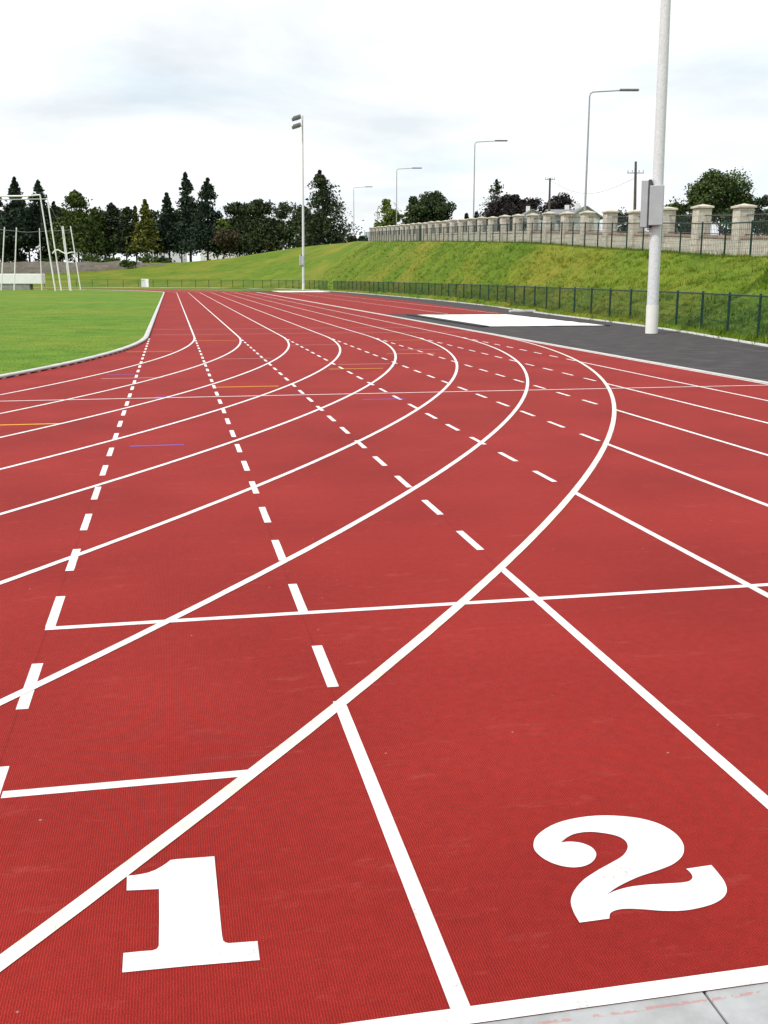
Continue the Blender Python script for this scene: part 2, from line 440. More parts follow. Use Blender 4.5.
V, Q = sweep(kerb, [(-0.0, -0.05), (-0.0, 0.035), (-0.14, 0.035), (-0.14, -0.05)])
struct(obj("edging_kerb", npmesh("edging_kerb", V, Q), 'kerb'))
# flush concrete edging right of the track
bm = bmesh.new(); box(bm, (CX+RO+0.078, (YE+118)/2, -0.02), (0.14, 118-YE, 0.052)); struct(obj("track_edging", bm, 'kerb'))
# runway surface between the two landing pits
poly("runway", [(CX+RO+0.15, 47.0), (15.85, 47.0), (16.1, 54), (16.5, 64), (17.0, 76), (17.4, 116), (CX+RO+0.15, 116)], -0.004, 'track')

# infield
poly("infield_grass", loop(R0-0.16, 160), 0.02, 'field')
# raised inner kerb with drainage feet
inner = loop(R0-0.02, 260)
V, Q = sweep(inner, [(0.0, 0.018), (0.0, 0.048), (0.015, 0.056), (0.115, 0.056), (0.13, 0.048), (0.13, 0.018)], True)
V2 = []; Q2 = []
seg = []
for i in range(len(inner)):
    a = np.array(inner[i]); b_ = np.array(inner[(i+1) % len(inner)])
    ln = np.linalg.norm(b_-a); n = max(1, int(ln/0.30))
    for k in range(n):
        c = a+(b_-a)*(k+0.5)/n; t = (b_-a)/ln
        if c[1] > 60 or c[0] < -30: continue
        nn = np.array([-t[1], t[0]])
        base = len(V)+len(V2)
        for z in (0.0, 0.019):
            for (u, w) in ((-0.06, 0.004), (0.06, 0.004), (0.06, 0.12), (-0.06, 0.12)):
                p = c+t*u+nn*w; V2.append((p[0], p[1], z))
        Q2 += [(base, base+1, base+5, base+4), (base+1, base+2, base+6, base+5), (base+2, base+3, base+7, base+6), (base+3, base, base+4, base+7)]
struct(obj("track_kerb", npmesh("track_kerb", np.vstack([V, np.array(V2)]), np.vstack([Q, np.array(Q2)])), 'kerb'))

# slabs at the near end
bm = bmesh.new()
x = -6.0
for i, x1 in enumerate([-4.2, -2.4, -0.6, 1.8, 3.6, 5.4, 7.2, 9.0, 10.8]):
    box(bm, ((x+x1)/2, 1.745, -0.044), (x1-x-0.006, 0.52, 0.084)); x = x1
bevel(bm, 0.004, 1)
m_, nt, b = mat("slab concrete")
tc = N(nt, 'ShaderNodeTexCoord'); nz = N(nt, 'ShaderNodeTexNoise', i_Scale=6.0, i_Detail=9.0, i_Roughness=0.65); L(nt, tc.outputs['Object'], nz.inputs['Vector'])
r = ramp(nt, nz.outputs['Fac'], [(0.3, (0.25, 0.255, 0.26)), (0.5, (0.33, 0.335, 0.34)), (0.7, (0.40, 0.41, 0.42))])
sx = N(nt, 'ShaderNodeSeparateXYZ'); L(nt, tc.outputs['Object'], sx.inputs[0])
w1 = N(nt, 'ShaderNodeTexNoise', i_Scale=9.0, i_Detail=5.0); L(nt, tc.outputs['Object'], w1.inputs['Vector'])
su = N(nt, 'ShaderNodeMath', operation='MULTIPLY_ADD'); su.inputs[1].default_value = 0.02; L(nt, w1.outputs['Fac'], su.inputs[0]); L(nt, sx.outputs['Y'], su.inputs[2])
cm = N(nt, 'ShaderNodeMath', operation='COMPARE'); cm.inputs[1].default_value = 1.948; cm.inputs[2].default_value = 0.005; L(nt, su.outputs[0], cm.inputs[0])
g2 = N(nt, 'ShaderNodeTexNoise', i_Scale=55.0, i_Detail=3.0); L(nt, tc.outputs['Object'], g2.inputs['Vector'])
gt = N(nt, 'ShaderNodeMath', operation='GREATER_THAN'); gt.inputs[1].default_value = 0.5; L(nt, g2.outputs['Fac'], gt.inputs[0])
mm = N(nt, 'ShaderNodeMath', operation='MULTIPLY'); L(nt, cm.outputs[0], mm.inputs[0]); L(nt, gt.outputs[0], mm.inputs[1])
m2 = N(nt, 'ShaderNodeMath', operation='MULTIPLY'); m2.inputs[1].default_value = 0.45; L(nt, mm.outputs[0], m2.inputs[0])
mx = N(nt, 'ShaderNodeMixRGB'); L(nt, m2.outputs[0], mx.inputs[0]); L(nt, r.outputs[0], mx.inputs[1]); mx.inputs[2].default_value = (0.42, 0.10, 0.08, 1)
L(nt, mx.outputs[0], b.inputs['Base Color']); b.inputs['Roughness'].default_value = 0.85
MT['slab'] = m_
struct(obj("pavement", bm, 'slab'))

# ------------------------------------------------------------------ painted markings
LW = 0.047
def line(name, pts, w, z, m='white'):
    V, Q = strip(pts, w, z)
    return struct(obj(name, npmesh(name, V, Q[:, ::-1]), m))
def segs(name, rects, m, z):
    """several dashes of one broken line: each (x0,y0,x1,y1) axis aligned"""
    V = []; Q = []
    for (x0, y0, x1, y1) in rects:
        i = len(V); V += [(x0, y0, z), (x1, y0, z), (x1, y1, z), (x0, y1, z)]; Q.append((i, i+1, i+2, i+3))
    return struct(obj(name, npmesh(name, np.array(V), np.array(Q)), m))

def hx(k):  # Y at which outermost curve crosses straight line k (near bend)
    rad = R0+8*W
    return YT-math.sqrt(max(rad**2-(k*W-CX)**2, 0))
z1, z2, z3, z4 = 0.0008, 0.0014, 0.0020, 0.0026
for k in range(0, 9):
    xk = k*W
    yt = YT-0.0
    if k > 0:
        # bend lines with the straight beyond them
        rad = R0+k*W
        pts = [(CX+rad, y) for y in np.linspace(YF, YT, 30)]
        pts += [(CX+rad*math.cos(a), YT-rad*math.sin(a)) for a in np.linspace(0, math.pi, 240)[1:]]
        lw = LW if k < 8 else 0.052
        line("lane_line", pts, lw, z4, 'white' if k < 8 else 'cream')
        pts = [(CX+rad*math.cos(a), YF+rad*math.sin(a)) for a in np.linspace(0, math.pi, 160)]
        line("lane_line", pts, LW, z4)
    # chute: solid from the near end to the outermost curve, broken across the bend
    if k >= 1 and k < 8:
        y0, y1 = 2.0, hx(k)
        if k == 1: y1 = 3.84
        segs("chute_line", [(xk-LW/2, y0, xk+LW/2, y1)], 'white', z1)
    if k == 8:
        segs("chute_line", [(xk-LW/2, 2.0, xk+LW/2, YT)], 'white', z1)
        continue
    ya = {0: 2.99, 1: 3.99}.get(k, math.ceil(hx(k)*1.0)+0.0)
    ds = []
    y = ya if k else 3.0
    while y < YT-0.3-0.2*k:
        if y > hx(k)+0.02 or k == 0:
            ds.append((xk-LW/2, y, xk+LW/2, min(y+0.5, YT-0.1)))
        y += 1.0
    segs("dashed_line", ds, 'white', z1)

def cross(x0, x1, y, w=LW, m='white', z=z2, name="cross_line"):
    return segs(name, [(x0, y-w/2, x1, y+w/2)], m, z)
cross(-0.02, 9.73, 4.975)
cross(0.03, 0.845, 3.29)
cross(-0.4, CX+RO, 1.994, 0.056)
# main start line over all lanes
x0 = CX+math.sqrt(R0**2-(YT-14.85)**2)
cross(x0+0.05, 9.76, 14.85)
cross(0.05, 9.7, 31.4, 0.05, 'faint'); cross(0.02, 8.9, 34.6, 0.05, 'faint'); cross(0.02, 1.2, 56.0, 0.05, 'faint'); cross(0.02, 9.7, 88, 0.05, 'faint')
for (x0, x1, y) in [(-0.55, 0.44, 17.9), (1.55, 2.6, 21.8), (3.45, 4.65, 26.0), (3.72, 4.75, 20.0), (5.72, 6.85, 23.8)]:
    cross(x0, x1, y, 0.04, 'faint')
for (x0, x1, y) in [(-1.75, -0.68, 12.4), (1.22, 2.2, 16.15), (-0.4, 0.62, 24.3), (1.25, 2.3, 28.3), (3.4, 4.4, 19.0), (5.2, 6.3, 22.6), (6.1, 7.2, 27.5)]:
    cross(x0, x1, y, 0.055, 'yellow')
for (x0, x1, y) in [(0.17, 0.7, 10.56), (0.36, 0.63, 15.05), (3.15, 3.75, 14.1), (-0.5, 0.0, 18.6)]:
    cross(x0, x1, y, 0.045, 'blue')
# runway lines
for xr in (13.0, 15.4):
    segs("runway_line", [(xr-0.025, 47.1, xr+0.025, 115.8)], 'white', 0.002)

# lane numbers: outlines measured on the ground
def ground_pt(px, py):
    d = fw + rt*((px-384)/F) + up*((512-py)/F)
    t = -CAM.z/d.z
    return (CAM.x+d.x*t, CAM.y+d.y*t)
ONE = [(115,155),(145,153),(172,149),(205,142),(235,131),(262,116),(285,101),(300,88),(330,84),(488,72),(500,200),(512,320),(520,405),(525,432),(535,440),(550,443),(672,434),(682,515),(380,540),(95,568),(100,485),(180,477),(225,474),(243,467),(251,455),(253,330),(252,212),(180,215),(114,218)]
TWO = [(143,150,1),(175,147),(215,152),(250,167),(266,190),(255,215),(225,232),(180,237),(130,228),(85,208),(55,182),(47,160),(55,132),(85,105),(130,82),(190,66),(260,57),(340,57),(420,66),(490,87),(540,117),(567,150),(572,180),(560,205),(530,228),(480,248),(420,268),(370,290),(330,312),(300,335,1),(330,320),(380,306),(440,298),(510,294),(565,290),(592,284),(602,272),(596,257),(580,242,1),(668,229,1),(690,255),(712,285),(722,315),(712,340),(680,362),(630,378),(570,388),(500,389),(430,384),(370,382),(335,387),(315,398),(312,416,1),(208,430,1),(188,395),(178,365),(180,340),(195,310),(225,278),(270,248),(320,220),(360,195),(376,168),(368,145),(340,128),(290,117),(240,113),(195,119),(165,132)]
def rounded(P):
    n = len(P); out = []
    for i in range(n):
        p1, p2 = P[i], P[(i+1) % n]
        c1, c2 = len(p1) > 2, len(p2) > 2
        p0 = p1 if c1 else P[i-1]; p3 = p2 if c2 else P[(i+2) % n]
        for k in range(5):
            t = k/5
            q = []
            for a in (0, 1):
                A, B, D_, E_ = p0[a], p1[a], p2[a], p3[a]
                q.append(0.5*(2*B+(D_-A)*t+(2*A-5*B+4*D_-E_)*t*t+(-A+3*B-3*D_+E_)*t**3))
            out.append(tuple(q))
    return out
def digit(name, pts, z, label):
    bm = bmesh.new()
    vs = [bm.verts.new((p[0], p[1], z)) for p in pts]
    f_ = bm.faces.new(vs); f_.normal_update()
    if f_.normal.z < 0: f_.normal_flip()
    bmesh.ops.triangulate(bm, faces=[f_])
    o = obj(name, bm, 'white')
    tag(o, label, "lane number")
digit("lane_number", [ground_pt(100+x/4.2667, 840+y/4.2667) for x, y in ONE], z3, "white painted number 1 with slab serifs on the red track")
digit("lane_number", [ground_pt(520+x/3.4909, 800+y/3.4909) for x, y in rounded(TWO)], z3, "white painted number 2 with curled top on the red track")

# ------------------------------------------------------------------ terrain: the grass bank round the ground
SC = 1.12
def wall_lat(D): return 20.49-0.136*D
HD = [(20, 1.9), (39, 2.36), (44, 2.64), (52, 3.0), (55, 3.18), (65, 3.63), (85, 4.35), (105, 5.0), (150, 6.5), (170, 7.0)]
HDs = [(a*SC, 1.64+SC*(h-1.64)) for a, h in HD]
def wall_h(D):
    return float(np.interp(D, [a for a, _ in HDs], [h for _, h in HDs]))
sections = []     # toe xy, crest xy, h, plateau h
kp = np.array(kerb)
def toe_at(y):
    i = np.argmin(abs(kp[:120, 1]-y)); return kp[i]
sections.append(((13.4, -25), (20.0, -25), 1.5, 1.5))
sections.append(((13.4, 0), (20.0, -2), 1.7, 1.7))
for D in (22.4, 30, 36, 43.7, 50, 58, 66, 73, 84, 95, 106, 117, 130, 143, 156, 168):
    c = flat(wall_lat(D)-1.75, D)
    ty = c.y if c.y < 120 else 120+(c.y-120)*0.35
    t = np.array([np.interp(ty, kp[:, 1][:int(np.argmax(kp[:, 1] > 150))], kp[:, 0][:int(np.argmax(kp[:, 1] > 150))]), ty])
    h = wall_h(D)
    sections.append(((t[0]+0.02, t[1]), (c.x, c.y), h, h))
for px, py, D, tx, ty in [(345, 243, 178, 18.2, 139.5), (320, 245, 188, 17.3, 144.5), (300, 247.3, 195, 15.6, 150), (265, 252.5, 203, 12.6, 157.3), (230, 258, 208, 7.4, 164.6), (180, 263.3, 212, 0, 170.1), (150, 266.5, 212, -8, 173.4), (130, 269, 212, -15, 175), (100, 272, 212, -24, 176.6), (60, 275, 212, -36, 177.1), (0, 277.5, 212, -50, 177.1), (-80, 278, 215, -72, 176.6), (-160, 278, 218, -84, 176.1)]:
    p = at(px, py, D)
    sections.append(((tx, ty), (p.x, p.y), p.z, max(p.z, 4.45)))
S = np.array([[a[0], a[1], b_[0], b_[1], h, hp] for a, b_, h, hp in sections])
# densify
T_ = []
for i in range(len(S)-1):
    n = max(2, int(np.hypot(*(S[i+1, 2:4]-S[i, 2:4]))/1.0))
    for k in range(n): T_.append(S[i]*(1-k/n)+S[i+1]*k/n)
T_.append(S[-1]); T_ = np.array(T_)
NS = 14
rows = []
for s in T_:
    toe = s[:2]; cr = s[2:4]; d = cr-toe; ln = np.linalg.norm(d)
    row = []
    for j in range(NS+1):
        t = j/NS
        z = s[4]*(0.75*t+0.25*t*t*(3-2*t))
        p = toe+d*t
        amp = 0.16*math.sin(math.pi*t)**0.7 if 0 < t < 1 else 0
        zz = z+amp*(noise.noise((p[0]*0.5, p[1]*0.5, 0))+0.6*noise.noise((p[0]*1.7, p[1]*1.7, 3)))*1.3
        row.append((p[0], p[1], max(zz, -0.01) if j else -0.02))
    u = d/ln
    for off, z in ((2.0, s[4]), (4.5, s[5]), (40, s[5]), (900, s[5])):
        q = cr+u*off; row.append((q[0], q[1], z))
    rows.append(row)
G = np.array(rows); nr, nc_ = G.shape[:2]
ii, jj = np.meshgrid(np.arange(nr-1), np.arange(nc_-1), indexing='ij')
a = (ii*nc_+jj).ravel()
me = npmesh("grass_bank", G.reshape(-1, 3), np.stack([a, a+1, a+nc_+1, a+nc_], 1)[:, ::-1])
o = obj("grass_bank", me, 'bank', smooth=True); o['kind'] = 'structure'

# grass blades on the bank
def blades(base, nrm_h, hmin, hmax, wid, lean):
    n = len(base)
    ang = rng.uniform(0, 2*math.pi, n); h = rng.uniform(hmin, hmax, n)*nrm_h
    w = wid*rng.uniform(0.6, 1.3, n)
    dx = np.stack([np.cos(ang), np.sin(ang), np.zeros(n)], 1)
    la = rng.uniform(0, 2*math.pi, n); ll = rng.uniform(0.1, lean, n)*h
    tip = base+np.stack([np.cos(la)*ll, np.sin(la)*ll, h], 1)
    V = np.stack([base-dx*w[:, None], base+dx*w[:, None], tip], 1).reshape(-1, 3)
    return V, np.arange(3*n).reshape(-1, 3)
def scatter_bank(n, cond_rows, weight):
    Gs = G[:, :NS+2]
    c00 = Gs[:-1, :-1]; c10 = Gs[1:, :-1]; c01 = Gs[:-1, 1:]; c11 = Gs[1:, 1:]
    area = np.linalg.norm(np.cross(c10-c00, c01-c00), axis=2)
    cen = (c00+c11)/2
    dist = np.hypot(cen[..., 0]-CAM.x, cen[..., 1])
    wgt = area*weight(cen, dist)
    pr = (wgt/wgt.sum()).ravel()
    idx = rng.choice(len(pr), n, p=pr)
    u = rng.random((n, 1)); v = rng.random((n, 1))
    A, B, D_, E_ = [x.reshape(-1, 3)[idx] for x in (c00, c10, c01, c11)]
    return A*(1-u)*(1-v)+B*u*(1-v)+D_*(1-u)*v+E_*u*v
def wbank(cen, dist):
    vis = (cen[..., 1] > 12) & (cen[..., 1] < 150)
    return vis*1.0/np.maximum(dist, 20)**1.6
pb = scatter_bank(34000, None, wbank)
k = 6
base = np.repeat(pb, k, 0)+rng.normal(0, 0.05, (len(pb)*k, 3))*[1, 1, 0]
base[:, 2] -= 0.03
hs = np.repeat(rng.uniform(0.5, 1.4, len(pb)), k)
dd = np.hypot(base[:, 0], base[:, 1])
V, Q = blades(base, hs*np.clip(dd/45, 0.8, 1.6), 0.04, 0.12, 0.010, 1.3)
struct(obj("grass", npmesh("grass", V, Q), 'blade'), 'stuff')
pb = scatter_bank(1500, None, wbank)
k = 22
base = np.repeat(pb, k, 0)+rng.normal(0, 0.11, (len(pb)*k, 3))*[1, 1, 0]
base[:, 2] -= 0.04
V, Q = blades(base, np.repeat(rng.uniform(0.5, 1.3, len(pb)), k), 0.10, 0.26, 0.014, 0.9)
struct(obj("grass", npmesh("grass", V, Q), 'blade'), 'stuff')
# long weeds along the fence foot
pw = []
for i in range(len(kerb)-1):
    a_ = np.array(kerb[i]); b_ = np.array(kerb[i+1])
    if not 14 < a_[1] < 130: continue
    for _ in range(int(np.linalg.norm(b_-a_)*14)):
        t = rng.random(); p = a_+(b_-a_)*t; pw.append((p[0]+0.2+abs(rng.normal(0, 0.25)), p[1], 0.0))
pw = np.array(pw); base = np.repeat(pw, 6, 0)+rng.normal(0, 0.04, (len(pw)*6, 3))*[1, 1, 0]
V, Q = blades(base, np.repeat(rng.uniform(0.4, 1.5, len(pw)), 6), 0.10, 0.30, 0.012, 0.8)
struct(obj("weeds", npmesh("weeds", V, Q), 'blade'), 'stuff')
# short turf on the near part of the infield
n = 110000
d_ = 13+rng.random(n)**1.6*45
lt = (rng.random(n)*1.0-0.62)*0.62*d_
P = np.stack([CAM.x+HF.x*d_+HR.x*lt, HF.y*d_+HR.y*lt, np.full(n, 0.018)], 1)
rr_ = np.where(P[:, 1] < YT, np.hypot(P[:, 0]-CX, P[:, 1]-YT), P[:, 0]-CX)
P = P[rr_ < R0-0.18]
V, Q = blades(P, 1.0, 0.008, 0.022, 0.006, 1.4)
struct(obj("turf", npmesh("turf", V, Q), 'fblade'), 'stuff')


# ------------------------------------------------------------------ fences
def resample(path, step):
    P = [Vector(p) for p in path]
    d = [0]
    for i in range(1, len(P)): d.append(d[-1]+(P[i]-P[i-1]).length)
    n = max(1, round(d[-1]/step)); out = []
    for k in range(n+1):
        s = d[-1]*k/n
        i = min(max(np.searchsorted(d, s)-1, 0), len(P)-2)
        t = (s-d[i])/(d[i+1]-d[i]); out.append(P[i].lerp(P[i+1], t))
    return out
def fence(name, label, path, h, step, wires):
    pts = resample(path, step)
    o0 = pts[0]
    t = thing(name, label, "fence", o0)
    for i, p in enumerate(pts):
        q = pts[min(i+1, len(pts)-1)]-pts[max(i-1, 0)]
        rz = math.atan2(q.y, q.x)
        bm = bmesh.new()
        rot = Matrix.Rotation(rz, 3, 'Z')
        box(bm, p-o0+Vector((0, 0, (h+0.06-0.15)/2)), (0.06, 0.06, h+0.06+0.15), rot)
        bevel(bm, 0.008, 1)
        obj("post", bm, 'green', t)
    hz = h-0.02
    for i in range(len(pts)-1):
        a_, b_ = pts[i]-o0, pts[i+1]-o0
        d = b_-a_; ln = d.length; u = d/ln; nrm = Vector((-u.y, u.x, 0)).normalized()*0.036
        a2, b2 = a_+nrm, b_+nrm
        V = []; Q = []
        def stick(p, q, w):
            ax = (q-p).normalized()
            s1 = ax.cross(Vector((0.3, 0.5, 0.81))).normalized()*w; s2 = ax.cross(s1).normalized()*w
            k = len(V)
            for e in (p, q):
                for s in (s1, s2, -s1, -s2): V.append(tuple(e+s))
            for m_ in range(4): Q.append((k+m_, k+(m_+1) % 4, k+4+(m_+1) % 4, k+4+m_))
        nv = int(ln/wires)
        for k in range(nv+1):
            p = a2+d*(k/nv); stick(p+Vector((0, 0, 0.04)), p+Vector((0, 0, hz)), 0.0042)
        for k in range(7):
            z = 0.05+(hz-0.06)*k/6; stick(a2+Vector((0, 0, z)), b2+Vector((0, 0, z)), 0.0045)
        obj("mesh_panel", npmesh("mesh_panel", np.array(V), np.array(Q)), 'green', t)
        bm = bmesh.new(); bar(bm, a_+Vector((0, 0, h)), b_+Vector((0, 0, h)), 0.021, seg=6)
        obj("top_rail", bm, 'green', t)
    return t
def off(path, o):
    P = np.array(path); T = np.gradient(P, axis=0); T /= np.linalg.norm(T, axis=1)[:, None]
    return P+np.stack([T[:, 1], -T[:, 0]], 1)*o
kf = off(kerb, 0.42)
yb = int(np.argmax(kp[:, 1] > 126))
ya_ = int(np.argmax(kp[:, 1] > 14))
fence("mesh_fence", "long dark green mesh fence along the asphalt at the foot of the bank", [(p[0], p[1], 0.02) for p in kf[ya_:yb]], 1.15, 2.3, 0.078)
fence("mesh_fence", "distant low green mesh fence curving behind the far bend", [(p[0], p[1], 0.02) for p in kf[yb+1:]], 1.15, 2.5, 0.11)
tp = []
for D in np.linspace(32, 164, 60):
    p = flat(wall_lat(D)-1.15, D); tp.append((p.x, p.y, wall_h(D)-0.06))
fence("mesh_fence", "dark green mesh fence on top of the bank before the stone wall", tp, 1.35, 2.2, 0.15)

# ------------------------------------------------------------------ stone boundary wall with pillars
wt = thing("boundary_wall", "cream stone wall with square capped pillars along the top of the bank", "wall", flat(wall_lat(35.9), 35.9, wall_h(35.9)))
w0 = wt.location.copy()
wdir = (flat(wall_lat(100), 100)-flat(wall_lat(40), 40)).normalized()
wrz = math.atan2(wdir.y, wdir.x)
wt.rotation_euler = (0, 0, wrz)
WR = Matrix.Rotation(-wrz, 3, 'Z')
pil = []
D = 36.1; i = 0
while D < 168.5:
    p = flat(wall_lat(D), D, wall_h(D)); pil.append((D, WR @ (p-w0))); D += 3.9
PW = 0.63
for i, (D, p) in enumerate(pil):
    hh = float(np.interp(D, [38, 58, 100], [1.98, 1.80, 1.88]))+0.03*math.sin(i*2.3)
    bm = bmesh.new(); box(bm, p+Vector((0, 0, hh/2-0.3)), (PW, PW, hh+0.6)); bevel(bm, 0.02, 1)
    po = obj("pillar", bm, 'block', wt)
    bm = bmesh.new(); c = p+Vector((0, 0, hh))
    box(bm, c+Vector((0, 0, 0.045)), (PW+0.14, PW+0.14, 0.09)); bevel(bm, 0.012, 1)
    vs = [bm.verts.new(c+Vector((sx*(PW/2+0.04), sy*(PW/2+0.04), 0.092))) for sx, sy in ((-1, -1), (1, -1), (1, 1), (-1, 1))]
    ap = bm.verts.new(c+Vector((0, 0, 0.19)))
    for k in range(4): bm.faces.new((vs[k], vs[(k+1) % 4], ap))
    obj("cap", bm, 'cap', po)
for i in range(len(pil)-1):
    (D, p), (_, q) = pil[i], pil[i+1]
    d = q-p; ln = d.length
    lh = 0.70
    gate = 110 < D*1.0 < 122 and i == 21
    a_ = p+d*(PW/2/ln); b_ = q-d*(PW/2/ln)
    def wallbox(bm, z0, z1, th):
        vs = []
        for e, z in ((a_, z0), (b_, z0), (b_, z1), (a_, z1)):
            for s in (-1, 1): vs.append(bm.verts.new(e+Vector((0, s*th/2, z))))
        for f_ in ((0, 2, 4, 6), (7, 5, 3, 1), (0, 1, 3, 2), (2, 3, 5, 4), (4, 5, 7, 6), (6, 7, 1, 0)):
            bm.faces.new([vs[k] for k in f_])
        bmesh.ops.recalc_face_normals(bm, faces=bm.faces[:])
    if gate:
        bm = bmesh.new(); wallbox(bm, -0.1, 1.75, 0.06); obj("gate", bm, 'green', wt); continue
    bm = bmesh.new(); wallbox(bm, -0.5, lh, 0.34); obj("wall_panel", bm, 'block', wt)
    bm = bmesh.new(); wallbox(bm, lh+0.002, lh+0.10, 0.42); obj("coping", bm, 'coping' if D < 75 else 'cap', wt)
    bm = bmesh.new()
    for z in (lh+0.16, lh+0.92): bar(bm, a_+Vector((0, 0, z)), b_+Vector((0, 0, z)), 0.02, seg=4)
    nb = 22
    for k in range(1, nb):
        pp = a_.lerp(b_, k/nb); bar(bm, pp+Vector((0, 0, lh+0.09)), pp+Vector((0, 0, lh+1.02)), 0.006 if D < 62 else 0.010, seg=4)
    obj("railing", bm, 'darkgrey', wt)

# old rubble wall at the far left
vs = []
a_ = at(152, 266, 214.2); 
pts = [at(x_, 264, 214.6) for x_ in np.linspace(172, -150, 60)]
V = []; Q = []
for i, p in enumerate(pts):
    top = 4.55+0.5*noise.noise((i*0.35, 0, 0))+0.2*noise.noise((i*1.3, 4, 0))
    if i < 6: top -= (6-i)*0.12
    for (dy, z) in ((-0.25, 0.5), (-0.2, top), (0.45, top-0.05), (0.5, 0.5)): V.append((p.x, p.y+dy, z))
for i in range(len(pts)-1):
    for k in range(3): Q.append((i*4+k, i*4+k+1, i*4+5+k, i*4+4+k))
o = obj("stone_wall", npmesh("stone_wall", np.array(V), np.array(Q)), 'rubble')
tag(o, "old brown rubble stone wall below the dark conifers beyond the field", "wall")

# ------------------------------------------------------------------ floodlight masts
def mast(loc, label, H, cab_side):
    t = thing("floodlight_mast", label, "floodlight", loc, 0, "floodlight masts beside the track")
    bm = bmesh.new(); bar(bm, (0, 0, 0), (0, 0, H*0.5), 0.175, 0.140, 20); bar(bm, (0, 0, H*0.5-0.05), (0, 0, H), 0.132, 0.085, 20)
    obj("pole", bm, 'galv', t, True)
    bm = bmesh.new(); bar(bm, (0, 0, 0), (0, 0, 0.82), 0.186, 0.184, 20); obj("base_sleeve", bm, 'sleeve', t, True)
    rot = Matrix.Rotation(-YAW-0.30, 3, 'Z')
    bm = bmesh.new(); box(bm, rot @ Vector((0.0, -0.24, 3.69)), (0.40, 0.18, 1.12), rot); bevel(bm, 0.015, 1)
    c = obj("control_cabinet", bm, 'cabinet', t)
    bm = bmesh.new(); box(bm, rot @ Vector((-0.345, -0.12, 3.74)), (0.20, 0.36, 1.32), rot); bevel(bm, 0.015, 1)
    c2 = obj("control_cabinet", bm, 'cabinet', t)
    bm = bmesh.new(); box(bm, rot @ Vector((-0.205, -0.12, 3.74)), (0.085, 0.31, 1.36), rot); obj("shaded_side", bm, 'darkgrey', c2)  # dark slab: the left cabinet's shaded side put into colour
    bm = bmesh.new()
    for z in (3.5, 4.2): box(bm, rot @ Vector((-0.10, 0.0, z)), (0.3, 0.05, 0.06), rot)
    obj("bracket", bm, 'darkgrey', t)
    for z in (H-0.3, H-1.25):
        for s in (-0.55, 0.55):
            bm = bmesh.new()
            box(bm, (0, 0, 0), (1.0, 0.72, 0.40)); bevel(bm, 0.10, 2)
            fl = obj("floodlight", bm, 'lamp', t)
            fl.location = (-0.75, s, z); fl.rotation_euler = (0, R(-18), R(8 if s > 0 else -8))
            bm = bmesh.new(); box(bm, (-0.05, 0, -0.215), (0.85, 0.55, 0.02)); obj("lens", bm, 'glass', fl)
    bm = bmesh.new()
    for z in (H-0.3, H-1.25): bar(bm, (-0.30, -0.95, z), (-0.30, 0.95, z), 0.05); bar(bm, (0, 0, z), (-0.32, 0, z), 0.05)
    obj("crossarm", bm, 'galv', t)
    return t
mast((14.78, 29.75, -0.01), "tall galvanised floodlight mast with grey cabinets standing on the asphalt near the fence", 20.6, 1).rotation_euler = (0, R(-0.8), 0)
fp = at(303.5, 290, 137.5); mast((fp.x, fp.y, -0.01), "distant slim floodlight mast with two tiers of lamps by the far pit", 21.2, 1).rotation_euler = (0, R(0.6), 0)

# ------------------------------------------------------------------ street lamps and utility poles
def street_lamp(px, pbase, ptop, arm_px, D, label, zbase):
    b0 = at(px, pbase, D); tp_ = at(px+(2.5 if D < 90 else 1.5), ptop, D)
    t = thing("street_lamp", label, "street lamp", (b0.x, b0.y, zbase), 0, "street lamps behind the stone wall")
    h = tp_.z-zbase
    ln = arm_px*D/F*0.98
    ar = HR*ln
    bm = bmesh.new(); bar(bm, (0, 0, 0), (0, 0, 2.4), 0.10, 0.10, 10); bar(bm, (0, 0, 2.38), (0, 0, h-0.25), 0.075, 0.05, 10); obj("pole", bm, 'lamppost', t, True)
    bm = bmesh.new()
    P = [Vector((0, 0, h-0.28)), Vector((0, 0, h-0.10))+HR*0.05, Vector((0, 0, h))+HR*0.22, Vector((0, 0, h+0.10))+ar*0.62]
    for a_, b_ in zip(P, P[1:]): bar(bm, a_, b_, 0.042, 0.042, 8)
    obj("bracket_arm", bm, 'lamppost', t)
    bm = bmesh.new(); box(bm, Vector((0, 0, h+0.13))+ar*0.82, (ln*0.40, 0.30, 0.14), Matrix.Rotation(-YAW, 3, 'Z')); bevel(bm, 0.05, 2)
    obj("lamp_head", bm, 'lamp', t)
street_lamp(583.5, 246, 92, 46, 76, "nearest and tallest street lamp, rising behind the pillars left of the mast", wall_h(76))
street_lamp(473, 244, 142, 31, 115, "second tallest street lamp, left of the purple trees", wall_h(115))
street_lamp(396.5, 243, 169, 24, 158, "third street lamp, beside the yellow green tree at the wall end", wall_h(158))
street_lamp(354, 243, 187.5, 18, 209, "faintest and smallest street lamp, beyond the end of the stone wall", 7.2)
street_lamp(377.5, 240, 208, 13, 215, "tiny thin lamp post with short arm left of the third street lamp", 7.2)

